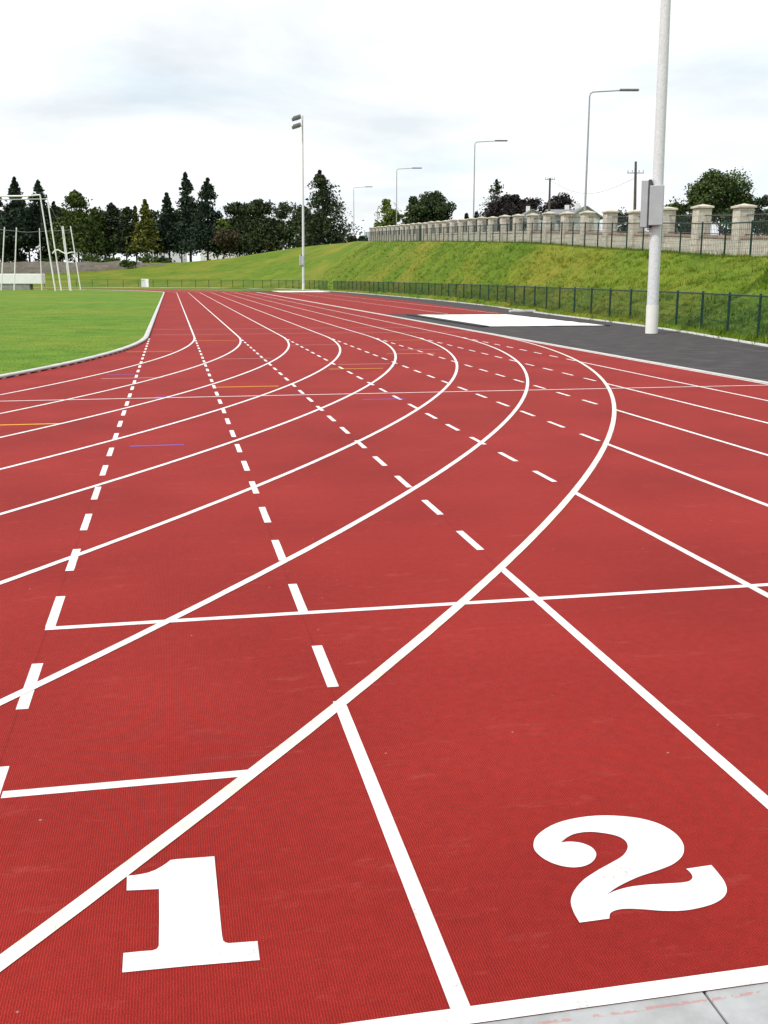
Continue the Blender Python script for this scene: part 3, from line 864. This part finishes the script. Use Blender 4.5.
def utility_pole(px, top, D, label, arm, lean):
    b0 = at(px, 225, D); zb = wall_h(min(D, 165)); tp_ = at(px+lean, top, D)
    t = thing("utility_pole", label, "utility pole", (b0.x, b0.y, zb), 0, "wooden utility poles behind the stone wall")
    v = Vector((tp_.x-b0.x, tp_.y-b0.y, tp_.z-zb))
    bm = bmesh.new(); bar(bm, (0, 0, 0), v, 0.14, 0.09, 10); obj("pole", bm, 'wood', t, True)
    bm = bmesh.new(); c = v*(0.86 if arm > 1 else 0.975)
    box(bm, c, (arm, 0.07, 0.05), Matrix.Rotation(-YAW, 3, 'Z')); ca = obj("crossarm", bm, 'wood', t)
    bm = bmesh.new()
    for s in (-0.45, -0.2, 0.2, 0.45): bar(bm, c+HR*arm*s+Vector((0, 0, 0.05)), c+HR*arm*s+Vector((0, 0, 0.22)), 0.035, seg=6)
    obj("insulator", bm, 'cabinet', ca)
    return Vector(t.location)+v
u1 = utility_pole(549, 178, 105, "shorter wooden utility pole in front of the purple trees", 1.0, 1.0)
u2 = utility_pole(635, 161.5, 84, "taller wooden utility pole with crossarm just left of the mast", 1.3, 0.8)
bm = bmesh.new()
prev = None
for k in range(15):
    t_ = k/14; p = u2.lerp(u1, t_)-Vector((0, 0, 1.0*(1-t_)+0.2+1.2*math.sin(math.pi*t_)))
    if prev: bar(bm, prev, p, 0.012, seg=5)
    prev = p
tag(obj("overhead_wire", bm, 'darkgrey'), "thin dark wire sagging between the two wooden utility poles", "wire")

# ------------------------------------------------------------------ landing pits
def pit(x0, x1, y0, y1, label, bl, br):
    t = thing("sand_pit", label, "sand pit", ((x0+x1)/2, (y0+y1)/2, 0), 0, "sand pits beside the track")
    nx, ny = 30, 50
    X, Y = np.meshgrid(np.linspace(x0, x1, nx), np.linspace(y0, y1, ny), indexing='ij')
    Z = np.zeros_like(X)
    for i in range(nx):
        for j in range(ny): Z[i, j] = 0.012+0.012*noise.noise((X[i, j]*1.5, Y[i, j]*1.5, 0))
    V = np.stack([X-(x0+x1)/2, Y-(y0+y1)/2, Z], -1).reshape(-1, 3)
    ii, jj = np.meshgrid(np.arange(nx-1), np.arange(ny-1), indexing='ij'); a = (ii*ny+jj).ravel()
    obj("sand", npmesh("sand", V, np.stack([a, a+ny, a+ny+1, a+1], 1)), 'sand', t, True)
    hx_, hy = (x1-x0)/2, (y1-y0)/2
    if bl:
        bm = bmesh.new(); box(bm, (-hx_-bl/2-0.003, 0, 0.0), (bl, 2*hy+0.3, 0.07)); bevel(bm, 0.02, 2); obj("border", bm, 'dark', t)
    bm = bmesh.new(); box(bm, (hx_+br/2+0.003, 0, 0.0), (br, 2*hy+0.3, 0.05)); bevel(bm, 0.015, 2); obj("border", bm, 'dark', t)
    bm = bmesh.new(); box(bm, (0, hy+0.08, 0.0), (2*hx_-0.01, 0.14, 0.03)); box(bm, (0, -hy-0.05, 0.0), (2*hx_-0.01, 0.06, 0.02)); obj("border", bm, 'dark', t)
pit(11.12, 15.35, 34.6, 45.9, "large white sand pit with black edging on the asphalt before the mast", 0.30, 0.12)
pit(12.2, 18.1, 117.0, 128.0, "small far white sand pit at the foot of the distant mast", 0.10, 0.1)
bm = bmesh.new(); box(bm, (17.05, 48.6, 0.05), (1.25, 0.3, 0.12)); bevel(bm, 0.02, 1)
tag(obj("plank", bm, 'kerb'), "pale concrete plank lying beyond the white sand pit by the fence", "plank")

# ------------------------------------------------------------------ board on the far fence
p = at(145, 283, 168)
bm = bmesh.new(); box(bm, p, (1.35, 0.06, 1.25), Matrix.Rotation(R(-34), 3, 'Z')); bevel(bm, 0.012, 1)
bo = obj("sign_board", bm, 'whiteboard'); tag(bo, "small plain white board at the far fence left of the track", "board")
bm = bmesh.new()
for s in (-0.35, 0.35): box(bm, p+Vector((s+0.04, 0.07-s*0.67, -0.55)), (0.05, 0.05, 1.3))
obj("post", bm, 'darkgrey', bo)

# ------------------------------------------------------------------ throwing cage
ct = flat((30-384)/F*128/1.022, 128)
cg = thing("throwing_cage", "white framed throwing cage of tall leaning poles on the infield grass", "throwing cage", ct)
def cpt(px, py, D): return at(px, py, D)-ct
def cgnd(px, D):
    q = flat((px-384)/F*D/1.022, D); return Vector((q.x, q.y, 0))-ct
for (bx, tx, ty, D, r_) in [(1, 4.5, 227, 131, 0.09), (14, 16.5, 227.5, 131, 0.09), (41.8, 39.4, 228, 131, 0.07), (71, 63, 226, 127, 0.10), (69.5, 61.8, 226.5, 129, 0.07), (80.6, 70.5, 226, 133, 0.085), (55.3, 40, 194.5, 125, 0.105), (61.2, 47.3, 198.5, 128, 0.105), (-12, -7, 227, 131, 0.09), (-30, -22, 194.5, 125, 0.105)]:
    bm = bmesh.new(); bar(bm, cgnd(bx, D)+Vector((0, 0, 0.0)), cpt(tx, ty, D), r_*0.88, r_*0.75, 10); obj("pole", bm, 'whiteboard', cg, True)
bm = bmesh.new(); bar(bm, cpt(-22, 196.5, 125), cpt(26, 196, 125), 0.10, seg=8); bar(bm, cpt(26, 196, 125), cpt(40, 194.8, 125), 0.085, seg=8); obj("top_beam", bm, 'whiteboard', cg)
bm = bmesh.new(); bar(bm, cpt(-22, 200, 128), cpt(47.3, 199, 128), 0.06, seg=8); obj("top_beam", bm, 'cabinet', cg)
bm = bmesh.new()
chain = [(-12, 228), (4.5, 230), (16.5, 231.3), (28, 232.3), (39.4, 231.5), (62, 230.6), (70, 230)]
for a_, b_ in zip(chain, chain[1:]): bar(bm, cpt(*a_, 130), cpt(*b_, 130), 0.035, seg=5)
bar(bm, cpt(40, 196, 126), cpt(42, 230, 130), 0.02, seg=4); bar(bm, cpt(47.3, 200, 128), cpt(62, 230, 128), 0.02, seg=4)
obj("net_cable", bm, 'lamp', cg)
bm = bmesh.new()
ch = [(52.5, 253.5), (55, 250.5), (58, 249.8), (62, 252), (66, 254), (70, 252.5), (75, 252)]
for a_, b_ in zip(ch, ch[1:]): bar(bm, cpt(*a_, 127), cpt(*b_, 127), 0.07, seg=6)
obj("gate_rail", bm, 'whiteboard', cg)

# long white box on grey base
bx = thing("storage_box", "long low white box on a grey block base behind the throwing cage", "box", flat((10-384)/F*136/1.022, 136))
def bpt(px, D): return flat((px-384)/F*D/1.022, D)-Vector(bx.location)
xl, xr = bpt(-60, 136), bpt(44, 136)
rotb = Matrix.Rotation(-YAW, 3, 'Z')
c = (xl+xr)/2; ln = (xr-xl).length
bm = bmesh.new(); box(bm, c+Vector((0, 0, 1.38)), (ln, 1.6, 1.25), rotb); bevel(bm, 0.05, 1); obj("top_box", bm, 'whiteboard', bx)
xr2 = bpt(31.5, 136); c = (xl+xr2)/2; ln = (xr2-xl).length
bm = bmesh.new(); box(bm, c+Vector((0, 0, 0.37)), (ln, 1.4, 0.75), rotb); obj("base", bm, 'greybase', bx)

# ------------------------------------------------------------------ trees
def quads(P, size, flatten=0.0, elong=1.0):
    n = len(P)
    u = rng.normal(size=(n, 3)); u /= np.linalg.norm(u, axis=1)[:, None]
    w = rng.normal(size=(n, 3)); w -= (w*u).sum(1)[:, None]*u; w /= np.linalg.norm(w, axis=1)[:, None]
    if flatten: u[:, 2] *= 1-flatten; w[:, 2] *= 1-flatten
    s = (size*rng.uniform(0.5, 1.25, n))[:, None]
    a, b_ = u*s*elong, w*s
    V = np.stack([P-a, P-b_*0.7, P+a, P+b_*0.7], 1).reshape(-1, 3)
    return V
def conifer(seed, H, rad, leaf, n_leaf, p=0.85, bare=0.10, droop=0.35, ragged=0.35, cut=1.0):
    g = np.random.default_rng(seed)
    nb = int(90+H*8)
    pts = []
    limbs = []
    bend = g.normal(0, 0.02*H, 2)
    for i in range(nb):
        t = bare+(1-bare)*g.random()**1.15
        if i < 5: t = 0.88+0.1*i/5
        lenb = rad*((1-t)**p)*g.uniform(1-ragged, 1+ragged*0.5)+0.10*rad*g.random()*(1-t)
        lenb = max(lenb, 0.012*H)
        a = g.random()*2*math.pi
        o_ = np.array([bend[0]*t*t, bend[1]*t*t, t*H])
        dz = -droop*g.uniform(0.3, 1.2) if t < 0.75 else 0.3
        tip = o_+np.array([math.cos(a)*lenb, math.sin(a)*lenb, dz*lenb])
        limbs.append((o_, tip))
        m_ = max(4, int(n_leaf/nb*(0.35+1.6*lenb/rad)))
        s = g.random(m_)**0.5
        sp = 0.13*lenb+0.05
        q = o_+(tip-o_)*s[:, None]+g.normal(0, 1, (m_, 3))*np.array([sp, sp, sp*0.8])*(0.4+0.9*s[:, None])
        q[:, 2] += 0.10*lenb*np.sin(s*3)
        pts.append(q)
    # leader spike
    m_ = max(10, int(n_leaf*0.012)); s = g.random(m_)
    pts.append(np.stack([bend[0]+g.normal(0, 0.05+0.012*H, m_)*(1-s), bend[1]+g.normal(0, 0.05+0.012*H, m_)*(1-s), H*(0.88+0.13*s)], 1))
    return np.vstack(pts), limbs, bend
def broad(seed, H, rad, leaf, n_leaf, z0=0.28, openness=0.3, nclump=34, shape=1.0):
    g = np.random.default_rng(seed)
    cz = H*(z0+1)/2; rz = H*(1-z0)/2
    pts = []; limbs = []
    for i in range(nclump):
        v = g.normal(size=3); v /= np.linalg.norm(v)
        rr = g.uniform(0.45, 0.95)
        c = np.array([v[0]*rad*rr, v[1]*rad*rr, cz+v[2]*rz*rr*shape])
        cr = g.uniform(0.20, 0.42)*rad
        if g.random() < openness*0.5: continue
        limbs.append((np.array([0, 0, H*(z0*0.7+0.25*g.random())]), c))
        m_ = int(n_leaf/nclump*g.uniform(0.5, 1.4))
        d = g.normal(size=(m_, 3)); d /= np.linalg.norm(d, axis=1)[:, None]
        q = c+d*(cr*g.random(m_)[:, None]**0.45)*np.array([1, 1, 0.75])
        pts.append(q)
    m_ = n_leaf//10
    d = g.normal(size=(m_, 3)); d /= np.linalg.norm(d, axis=1)[:, None]
    pts.append(np.array([0, 0, cz])+d*(g.random(m_)[:, None]**0.4)*np.array([rad*1.02, rad*1.02, rz*1.02]))
    return np.vstack(pts), limbs, (0, 0)
tree_no = [0]
def tree(kind, pxt, pyt, hw, pyb, D, leafm, label, cat="tree", name=None, group=None, pxb=None, dens=1.0, leaf=None, zb=None, trunk=True, **kw):
    tree_no[0] += 1; sd = 100+tree_no[0]
    pb_ = at(pxb or pxt, pyb, D); tp_ = at(pxt, pyt, D)
    z0 = pb_.z if zb is None else zb
    H = tp_.z-z0; rad = hw*D/F*(1.62 if kind == 'conifer' else 1.18)
    if kind != 'conifer': H *= 1.06
    leaf = leaf or D/F*1.12
    n_leaf = int(dens*np.clip(5.0*H*rad*2/(leaf*leaf), 1200, 11000))
    fn = conifer if kind == 'conifer' else broad
    P, limbs, bend = fn(sd, H, rad, leaf, n_leaf, **kw)
    nm = name or {'conifer': "conifer_tree", 'broad': "broadleaf_tree", 'shrub': "shrub"}[kind]
    t = thing(nm, label, cat, (pb_.x, pb_.y, z0), 0, group)
    if pxb is not None:
        lean = (pxt-pxb)*D/F; f_ = (P[:, 2]/H)[:, None]; P = P+np.array([[HR.x*lean, HR.y*lean, 0]])*f_
    V = quads(P, leaf, elong=1.5 if kind == 'conifer' else 1.1)
    obj("crown", npmesh("crown", V, np.arange(len(V)).reshape(-1, 4)), leafm, t)
    if trunk:
        bm = bmesh.new()
        r_ = max(0.10, H*0.016)
        hh = H*0.93 if kind == 'conifer' else H*0.62
        n = 6
        for k in range(n):
            f0, f1 = k/n, (k+1)/n
            a_ = Vector((bend[0]*f0*f0, bend[1]*f0*f0, -0.5 if k == 0 else hh*f0)); b_ = Vector((bend[0]*f1*f1, bend[1]*f1*f1, hh*f1))
            bar(bm, a_, b_, r_*(1-f0*0.9), r_*(1-f1*0.9), 7)
        lim = sorted(limbs, key=lambda l: -np.linalg.norm(l[1]-l[0]))[:26]
        for o_, tip in lim:
            bar(bm, o_, o_+(tip-o_)*0.85, r_*0.26, r_*0.06, 4)
        obj("trunk", bm, 'bark', t)
    return t
CG = "dark trees along the far boundary"
tree('conifer', 2, 193, 14, 264, 232, 'l_dark', "dark conifer cut by the left edge behind the cage poles", group=CG)
tree('conifer', 19, 178, 15, 264, 229, 'l_spruce', "tall dark conifer under the cage's white top beam", group=CG, pxb=16, bare=0.24, p=0.95)
tree('conifer', 42, 181, 16, 264, 234, 'l_spruce', "dark blue green conifer just behind the tallest cage pole", group=CG, bare=0.24, p=0.95)
tree('conifer', 57, 203, 10, 264, 240, 'l_dark', "small dark conifer squeezed left of the broad bright green one", group=CG)
tree('conifer', 79, 191, 22, 264, 226, 'l_cypress', "broad bright green conical conifer right of the cage", group=CG, p=0.78, bare=0.25, ragged=0.3)
tree('conifer', 97, 208, 10, 264, 232, 'l_cypress', "short green conifer on the right shoulder of the broad one", group=CG, p=0.7, bare=0.27)
tree('conifer', 114, 204, 10, 264, 234, 'l_dark', "thin feathery dark conifer with a sparse top", group=CG, p=0.6, ragged=0.6, dens=0.75, bare=0.24)
tree('conifer', 127, 208, 9, 264, 229, 'l_dark', "narrow dark tree just left of the golden conifers", group=CG, p=0.6, ragged=0.6, dens=0.8, bare=0.24)
tree('conifer', 137, 207, 7, 264, 233, 'l_golden', "shorter of the two golden green conifers", group=CG, p=1.0, ragged=0.5, bare=0.26)
tree('conifer', 147.5, 200, 12, 264, 226, 'l_golden', "taller golden green conifer with a sharp tip", group=CG, p=1.0, ragged=0.5, bare=0.26)
tree('conifer', 170, 194, 11, 264, 230, 'l_spruce', "slim dark spruce right of the golden conifers", group=CG, ragged=0.5, bare=0.22)
tree('conifer', 191, 173, 15, 264, 230, 'l_spruce', "tallest dark spruce of the left row, sharp tip", group=CG, p=1.0, ragged=0.55, bare=0.22)
tree('conifer', 208, 179, 16, 264, 226, 'l_spruce', "tall full dark conifer right beside the tallest spruce", group=CG, p=0.85, ragged=0.5, bare=0.22)
tree('broad', 224, 219, 8, 262, 224, 'l_lime', "small yellow green tree right of the tall spruces", group=CG)
tree('broad', 230, 230, 13, 262, 221, 'l_brown', "low brownish rounded tree below the two tall spruces", group=CG)
tree('conifer', 240, 204, 15, 260, 228, 'l_broad', "dark rounded tree with a pointed top, left of a wider twin", group=CG, p=0.5, ragged=0.5, bare=0.26)
tree('conifer', 259, 202, 19, 259, 225, 'l_olive', "wide bushy olive green tree in the middle of the row", group=CG, p=0.5, ragged=0.45, bare=0.24)
tree('broad', 274, 220, 13, 257, 228, 'l_dark', "low dark tree filling the dip before the mast", group=CG, z0=0.1)
tree('broad', 290, 204, 17, 256, 224, 'l_olive', "flat topped grey green broadleaf tree touching the distant mast", group=CG, z0=0.12)
tree('conifer', 322, 171, 25, 251, 216, 'l_dark', "tall ragged spruce right of the distant mast", group=CG, pxb=324, p=0.95, bare=0.07, ragged=0.5)
tree('broad', 304, 213, 13, 254, 221, 'l_broad', "dark green tree between the mast and the ragged spruce", group=CG, z0=0.1)
for px_, py_, hw_, lb in [(63, 211, 18, "dark low tree behind the right end of the cage"), (106, 212, 19, "dark low tree under the thin feathery conifer"), (158, 215, 17, "dark low tree between golden conifer and slim spruce"), (182, 214, 17, "dark low tree below the tallest spruce's left side"), (218, 224, 18, "dark low tree under the full conifer"), (249, 216, 20, "dark low tree beneath the wide olive tree"), (30, 203, 19, "dark low tree between the two cage conifers")]:
    tree('broad', px_, py_, hw_, 264 if px_ < 220 else 260, 238, 'l_broad', lb, group=CG, z0=0.30, dens=1.3, openness=0.15)
# undergrowth shrubs on top of the rubble wall
for px_, py_, hw_, D, lb, lm in [(92, 255, 9, 219, "pale green shrub on the rubble wall under the broad conifer", 'l_shrub'), (112, 258, 8, 219, "green shrub on the wall under the feathery conifer", 'l_shrub'), (128, 261, 7, 212.5, "low green bush growing against the rubble wall", 'l_shrub'), (150, 254, 9, 218, "green shrub on the wall below the golden conifer", 'l_shrub'), (164, 258, 8, 218, "dark shrub at the right end of the rubble wall", 'l_broad'), (50, 259, 9, 219, "shrub on the wall behind the leaning cage poles", 'l_broad'), (352, 236, 4, 200, "tiny dark conifer beside the faint street lamp", 'l_dark'), (363, 235, 4, 198, "small dark bush at the far end of the stone wall", 'l_broad')]:
    tree('broad', px_, py_, hw_, 267 if px_ < 300 else 246, D, lm, lb, cat="shrub", name="shrub", z0=0.0, trunk=True, dens=0.7)
RG = "trees behind the stone wall"
def rtree(kind, px, py, hw, D, lm, lb, **kw): return tree(kind, px, py, hw, 243, D, lm, lb, group=RG, zb=6.0 if D > 120 else 4.6, **kw)
rtree('broad', 388, 203, 12, 172, 'l_lime', "yellow green tree above the far end of the stone wall", z0=0.15)
rtree('broad', 428, 195, 20, 160, 'l_broad', "large round dark green tree above the stone wall", z0=0.12, shape=1.0, nclump=60, dens=2.0, openness=0.1)
rtree('broad', 411, 214, 11, 158, 'l_mid', "lighter green lower tree at the left foot of the round one", z0=0.1)
rtree('conifer', 467, 214, 5, 150, 'l_dark', "tiny pointed conifer left of the second street lamp")
rtree('conifer', 477, 212, 5, 150, 'l_dark', "tiny pointed conifer right of the second street lamp")
rtree('broad', 503, 196, 22, 140, 'l_copper', "largest purple leaved tree under the thin pale conifer", z0=0.15, openness=0.3, dens=1.4)
rtree('conifer', 497, 180, 11, 144, 'l_olive', "thin sparse conifer tip rising from the purple tree", p=0.7, dens=0.16, ragged=0.8, bare=0.35)
rtree('broad', 532, 200, 19, 142, 'l_copper', "middle purple leaved tree left of the shorter utility pole", z0=0.15, openness=0.3, dens=1.4)
rtree('broad', 561, 197, 16, 140, 'l_copper', "rightmost purple leaved tree beside the shorter utility pole", z0=0.15, openness=0.3, dens=1.4)
rtree('broad', 675, 198, 14, 92, 'l_mid', "small round green tree just right of the near mast", z0=0.05)
rtree('broad', 719, 174, 27, 88, 'l_mid', "large open crowned tree above the two nearest pillars", z0=0.22, openness=0.35, nclump=56, dens=2.0)
rtree('broad', 757, 198, 13, 92, 'l_broad', "dark green tree cut by the right edge of the picture", z0=0.05)
for px_, py_, hw_, D, lb in [(622, 209, 10, 84, "dark hedge bush behind the pillars left of the near mast"), (657, 212, 10, 80, "dark hedge bush hidden behind the near mast"), (690, 208, 9, 80, "dark hedge bush between the round and the open crowned tree"), (735, 206, 14, 84, "dark hedge bush under the open crowned tree"), (770, 212, 12, 80, "dark hedge bush at the right edge behind the wall"), (515, 214, 9, 118, "low green bush in front of the purple trees")]:
    tree('broad', px_, py_, hw_, 243, D, 'l_broad', lb, cat="bush", name="bush", group="bushes behind the stone wall", zb=4.0, z0=0.0)

# ------------------------------------------------------------------ houses beyond the wall
def house(px0, px1, eave, ridge, D, depth, label, gable=True, side=None):
    a_, b_ = at(px0, eave, D), at(px1, eave, D)
    ez, rz_ = a_.z, at(px0, ridge, D).z
    zb = 4.5
    c = (a_+b_)/2
    t = thing("house", label, "house", (c.x, c.y, zb), -YAW)
    w = (b_-a_).length
    he, hr = ez-zb, rz_-zb
    bm = bmesh.new()
    pts = [(-w/2, 0), (w/2, 0), (w/2, he), (0, hr), (-w/2, he)]
    f0 = [bm.verts.new((x_, 0, z_)) for x_, z_ in pts]; f1 = [bm.verts.new((x_, depth, z_)) for x_, z_ in pts]
    bm.faces.new(f0); bm.faces.new(f1[::-1])
    for k in range(5): bm.faces.new((f0[k], f1[k], f1[(k+1) % 5], f0[(k+1) % 5]))
    bmesh.ops.recalc_face_normals(bm, faces=bm.faces[:])
    obj("wall", bm, 'render', t)
    bm = bmesh.new()
    for s in (-1, 1):
        v = Vector((s*w/2, 0, he-hr)); u = v.normalized(); nn = Vector((-u.z*s, 0, u.x*s)) if True else None
        nn = Vector((u.z, 0, -u.x))*(-s) if (u.z*-s) else nn
        nn = Vector((abs(u.z)*s, 0, abs(u.x)))
        ln = v.length+0.35
        mid = Vector((0, depth/2, hr))+u*(ln/2)+nn*0.07
        rot = Matrix((( u.x, 0, nn.x), (0, 1, 0), (u.z, 0, nn.z)))
        box(bm, mid, (ln, depth+0.6, 0.12), rot)
    rf = obj("roof", bm, 'slate', t)
    bm = bmesh.new(); box(bm, (0.0, depth*0.55, hr+0.25), (0.4, 0.4, 0.8)); obj("chimney", bm, 'render', rf)
    bm = bmesh.new(); box(bm, (0, -0.02, he*0.55), (1.1, 0.06, 1.2)); wn = obj("window", bm, 'render', t)
    bm = bmesh.new(); box(bm, (0, -0.055, he*0.55), (0.95, 0.02, 1.05)); obj("pane", bm, 'pane', wn)
    return t
def long_house(px0, px1, eave, ridge, D, label):
    a_, b_ = at(px0, eave, D), at(px1, eave, D); zb = 4.5; c = (a_+b_)/2
    t = thing("house", label, "house", (c.x, c.y, zb), -YAW); w = (b_-a_).length
    he = a_.z-zb; hr = at(px0, ridge, D).z-zb; dp = 7.0
    bm = bmesh.new(); pts = [(0, 0), (dp, 0), (dp, he), (dp/2, hr), (0, he)]
    f0 = [bm.verts.new((-w/2, y_, z_)) for y_, z_ in pts]; f1 = [bm.verts.new((w/2, y_, z_)) for y_, z_ in pts]
    bm.faces.new(f0); bm.faces.new(f1)
    for k in range(5): bm.faces.new((f0[k], f1[k], f1[(k+1) % 5], f0[(k+1) % 5]))
    bmesh.ops.recalc_face_normals(bm, faces=bm.faces[:]); obj("wall", bm, 'render', t)
    bm = bmesh.new()
    for s in (0, 1):
        v = Vector((0, (dp/2)*(1 if s else -1), he-hr)); u = v.normalized(); nn = Vector((0, -u.z*(1 if s else -1), abs(u.y)))
        ln = v.length+0.3; mid = Vector((0, dp/2, hr))+u*(ln/2)+nn*0.07
        rot = Matrix(((1, 0, 0), (0, u.y, nn.y), (0, u.z, nn.z)))
        box(bm, mid, (w+0.4, ln, 0.12), rot)
    rf = obj("roof", bm, 'slate', t)
    bm = bmesh.new(); box(bm, (w*0.32, dp/2, hr+0.2), (0.4, 0.4, 0.7)); obj("chimney", bm, 'render', rf)
house(571, 600, 217, 207, 100, 8, "white gabled house with dark grey roof behind the pillars")
long_house(553, 577, 215.5, 208.5, 106, "low white house with long grey slate roof left of the gabled one")
house(524, 541, 216, 210, 118, 7, "small pale gabled house in front of the purple trees")
# low white building glimpsed through the trunks
def shed(px0, px1, top, D, label):
    a_, b_ = at(px0, top, D), at(px1, top, D); c = (a_+b_)/2; w = (b_-a_).length
    t = thing("farm_shed", label, "shed", (c.x, c.y, 4.4), -YAW, "white sheds beyond the far trees")
    h = a_.z-4.4
    bm = bmesh.new(); box(bm, (0, 3, h/2), (w, 6, h)); obj("wall", bm, 'whiteboard', t)
    bm = bmesh.new(); box(bm, (0, 3, h+0.1), (w+0.4, 6.6, 0.18)); obj("roof", bm, 'render', t)
shed(82, 104, 246, 262, "white shed seen below the broad bright green conifer")
shed(150, 182, 246, 262, "white shed seen between the trunks of golden conifer and spruce")
shed(200, 262, 244.5, 262, "long white shed glimpsed through the trunks of the olive trees")

# ------------------------------------------------------------------ sky and sun
EL = R(54); SUN = Vector((-0.90, -0.43, 0)).normalized()
sdir = Vector((SUN.x*math.cos(EL), SUN.y*math.cos(EL), math.sin(EL)))
sl = bpy.data.lights.new("sun", 'SUN'); sl.energy = 3.2; sl.angle = R(1.5); sl.color = (1.0, 0.96, 0.90)
so = bpy.data.objects.new("sun", sl); scn.collection.objects.link(so)
so.rotation_euler = sdir.to_track_quat('Z', 'Y').to_euler(); so.location = (0, 0, 60)
w = bpy.data.worlds.new("World"); scn.world = w; w.use_nodes = True
nt = w.node_tree; bg = nt.nodes['Background']; bg.inputs['Strength'].default_value = 0.10
sk = N(nt, 'ShaderNodeTexSky', sky_type='NISHITA'); sk.sun_disc = False; sk.sun_elevation = EL; sk.sun_rotation = math.atan2(SUN.x, SUN.y)
sk.air_density = 1.0; sk.dust_density = 1.5
tc = N(nt, 'ShaderNodeTexCoord'); sx = N(nt, 'ShaderNodeSeparateXYZ'); L(nt, tc.outputs['Generated'], sx.inputs[0])
ab = N(nt, 'ShaderNodeMath', operation='ABSOLUTE'); L(nt, sx.outputs['Z'], ab.inputs[0])
az = N(nt, 'ShaderNodeMath', operation='ADD'); az.inputs[1].default_value = 0.14; L(nt, ab.outputs[0], az.inputs[0])
dv = N(nt, 'ShaderNodeVectorMath', operation='DIVIDE'); L(nt, tc.outputs['Generated'], dv.inputs[0])
cb = N(nt, 'ShaderNodeCombineXYZ'); [L(nt, az.outputs[0], cb.inputs[k]) for k in range(3)]
L(nt, cb.outputs[0], dv.inputs[1])
mpw = N(nt, 'ShaderNodeMapping'); mpw.inputs['Location'].default_value = (-5.0, 2.0, 3.0); L(nt, dv.outputs[0], mpw.inputs['Vector']); dv = mpw
n1 = N(nt, 'ShaderNodeTexNoise', i_Scale=0.85, i_Detail=7.0, i_Roughness=0.55, i_Distortion=0.3); L(nt, dv.outputs[0], n1.inputs['Vector'])
cr = ramp(nt, n1.outputs['Fac'], [(0.31, (0.68, 0.68, 0.68)), (0.51, (1, 1, 1))])
n2 = N(nt, 'ShaderNodeTexNoise', i_Scale=1.1, i_Detail=6.0); L(nt, dv.outputs[0], n2.inputs['Vector'])
cc = ramp(nt, n2.outputs['Fac'], [(0.30, (9.3, 10.2, 10.8)), (0.50, (11.0, 11.3, 11.5))])
mx = N(nt, 'ShaderNodeMixRGB'); L(nt, cr.outputs[0], mx.inputs[0]); L(nt, sk.outputs[0], mx.inputs[1]); L(nt, cc.outputs[0], mx.inputs[2])
L(nt, mx.outputs[0], bg.inputs['Color'])

vs = scn.view_settings
vs.view_transform = 'Standard'; vs.look = 'None'; vs.exposure = 0.0; vs.gamma = 1.0; vs.use_curve_mapping = False
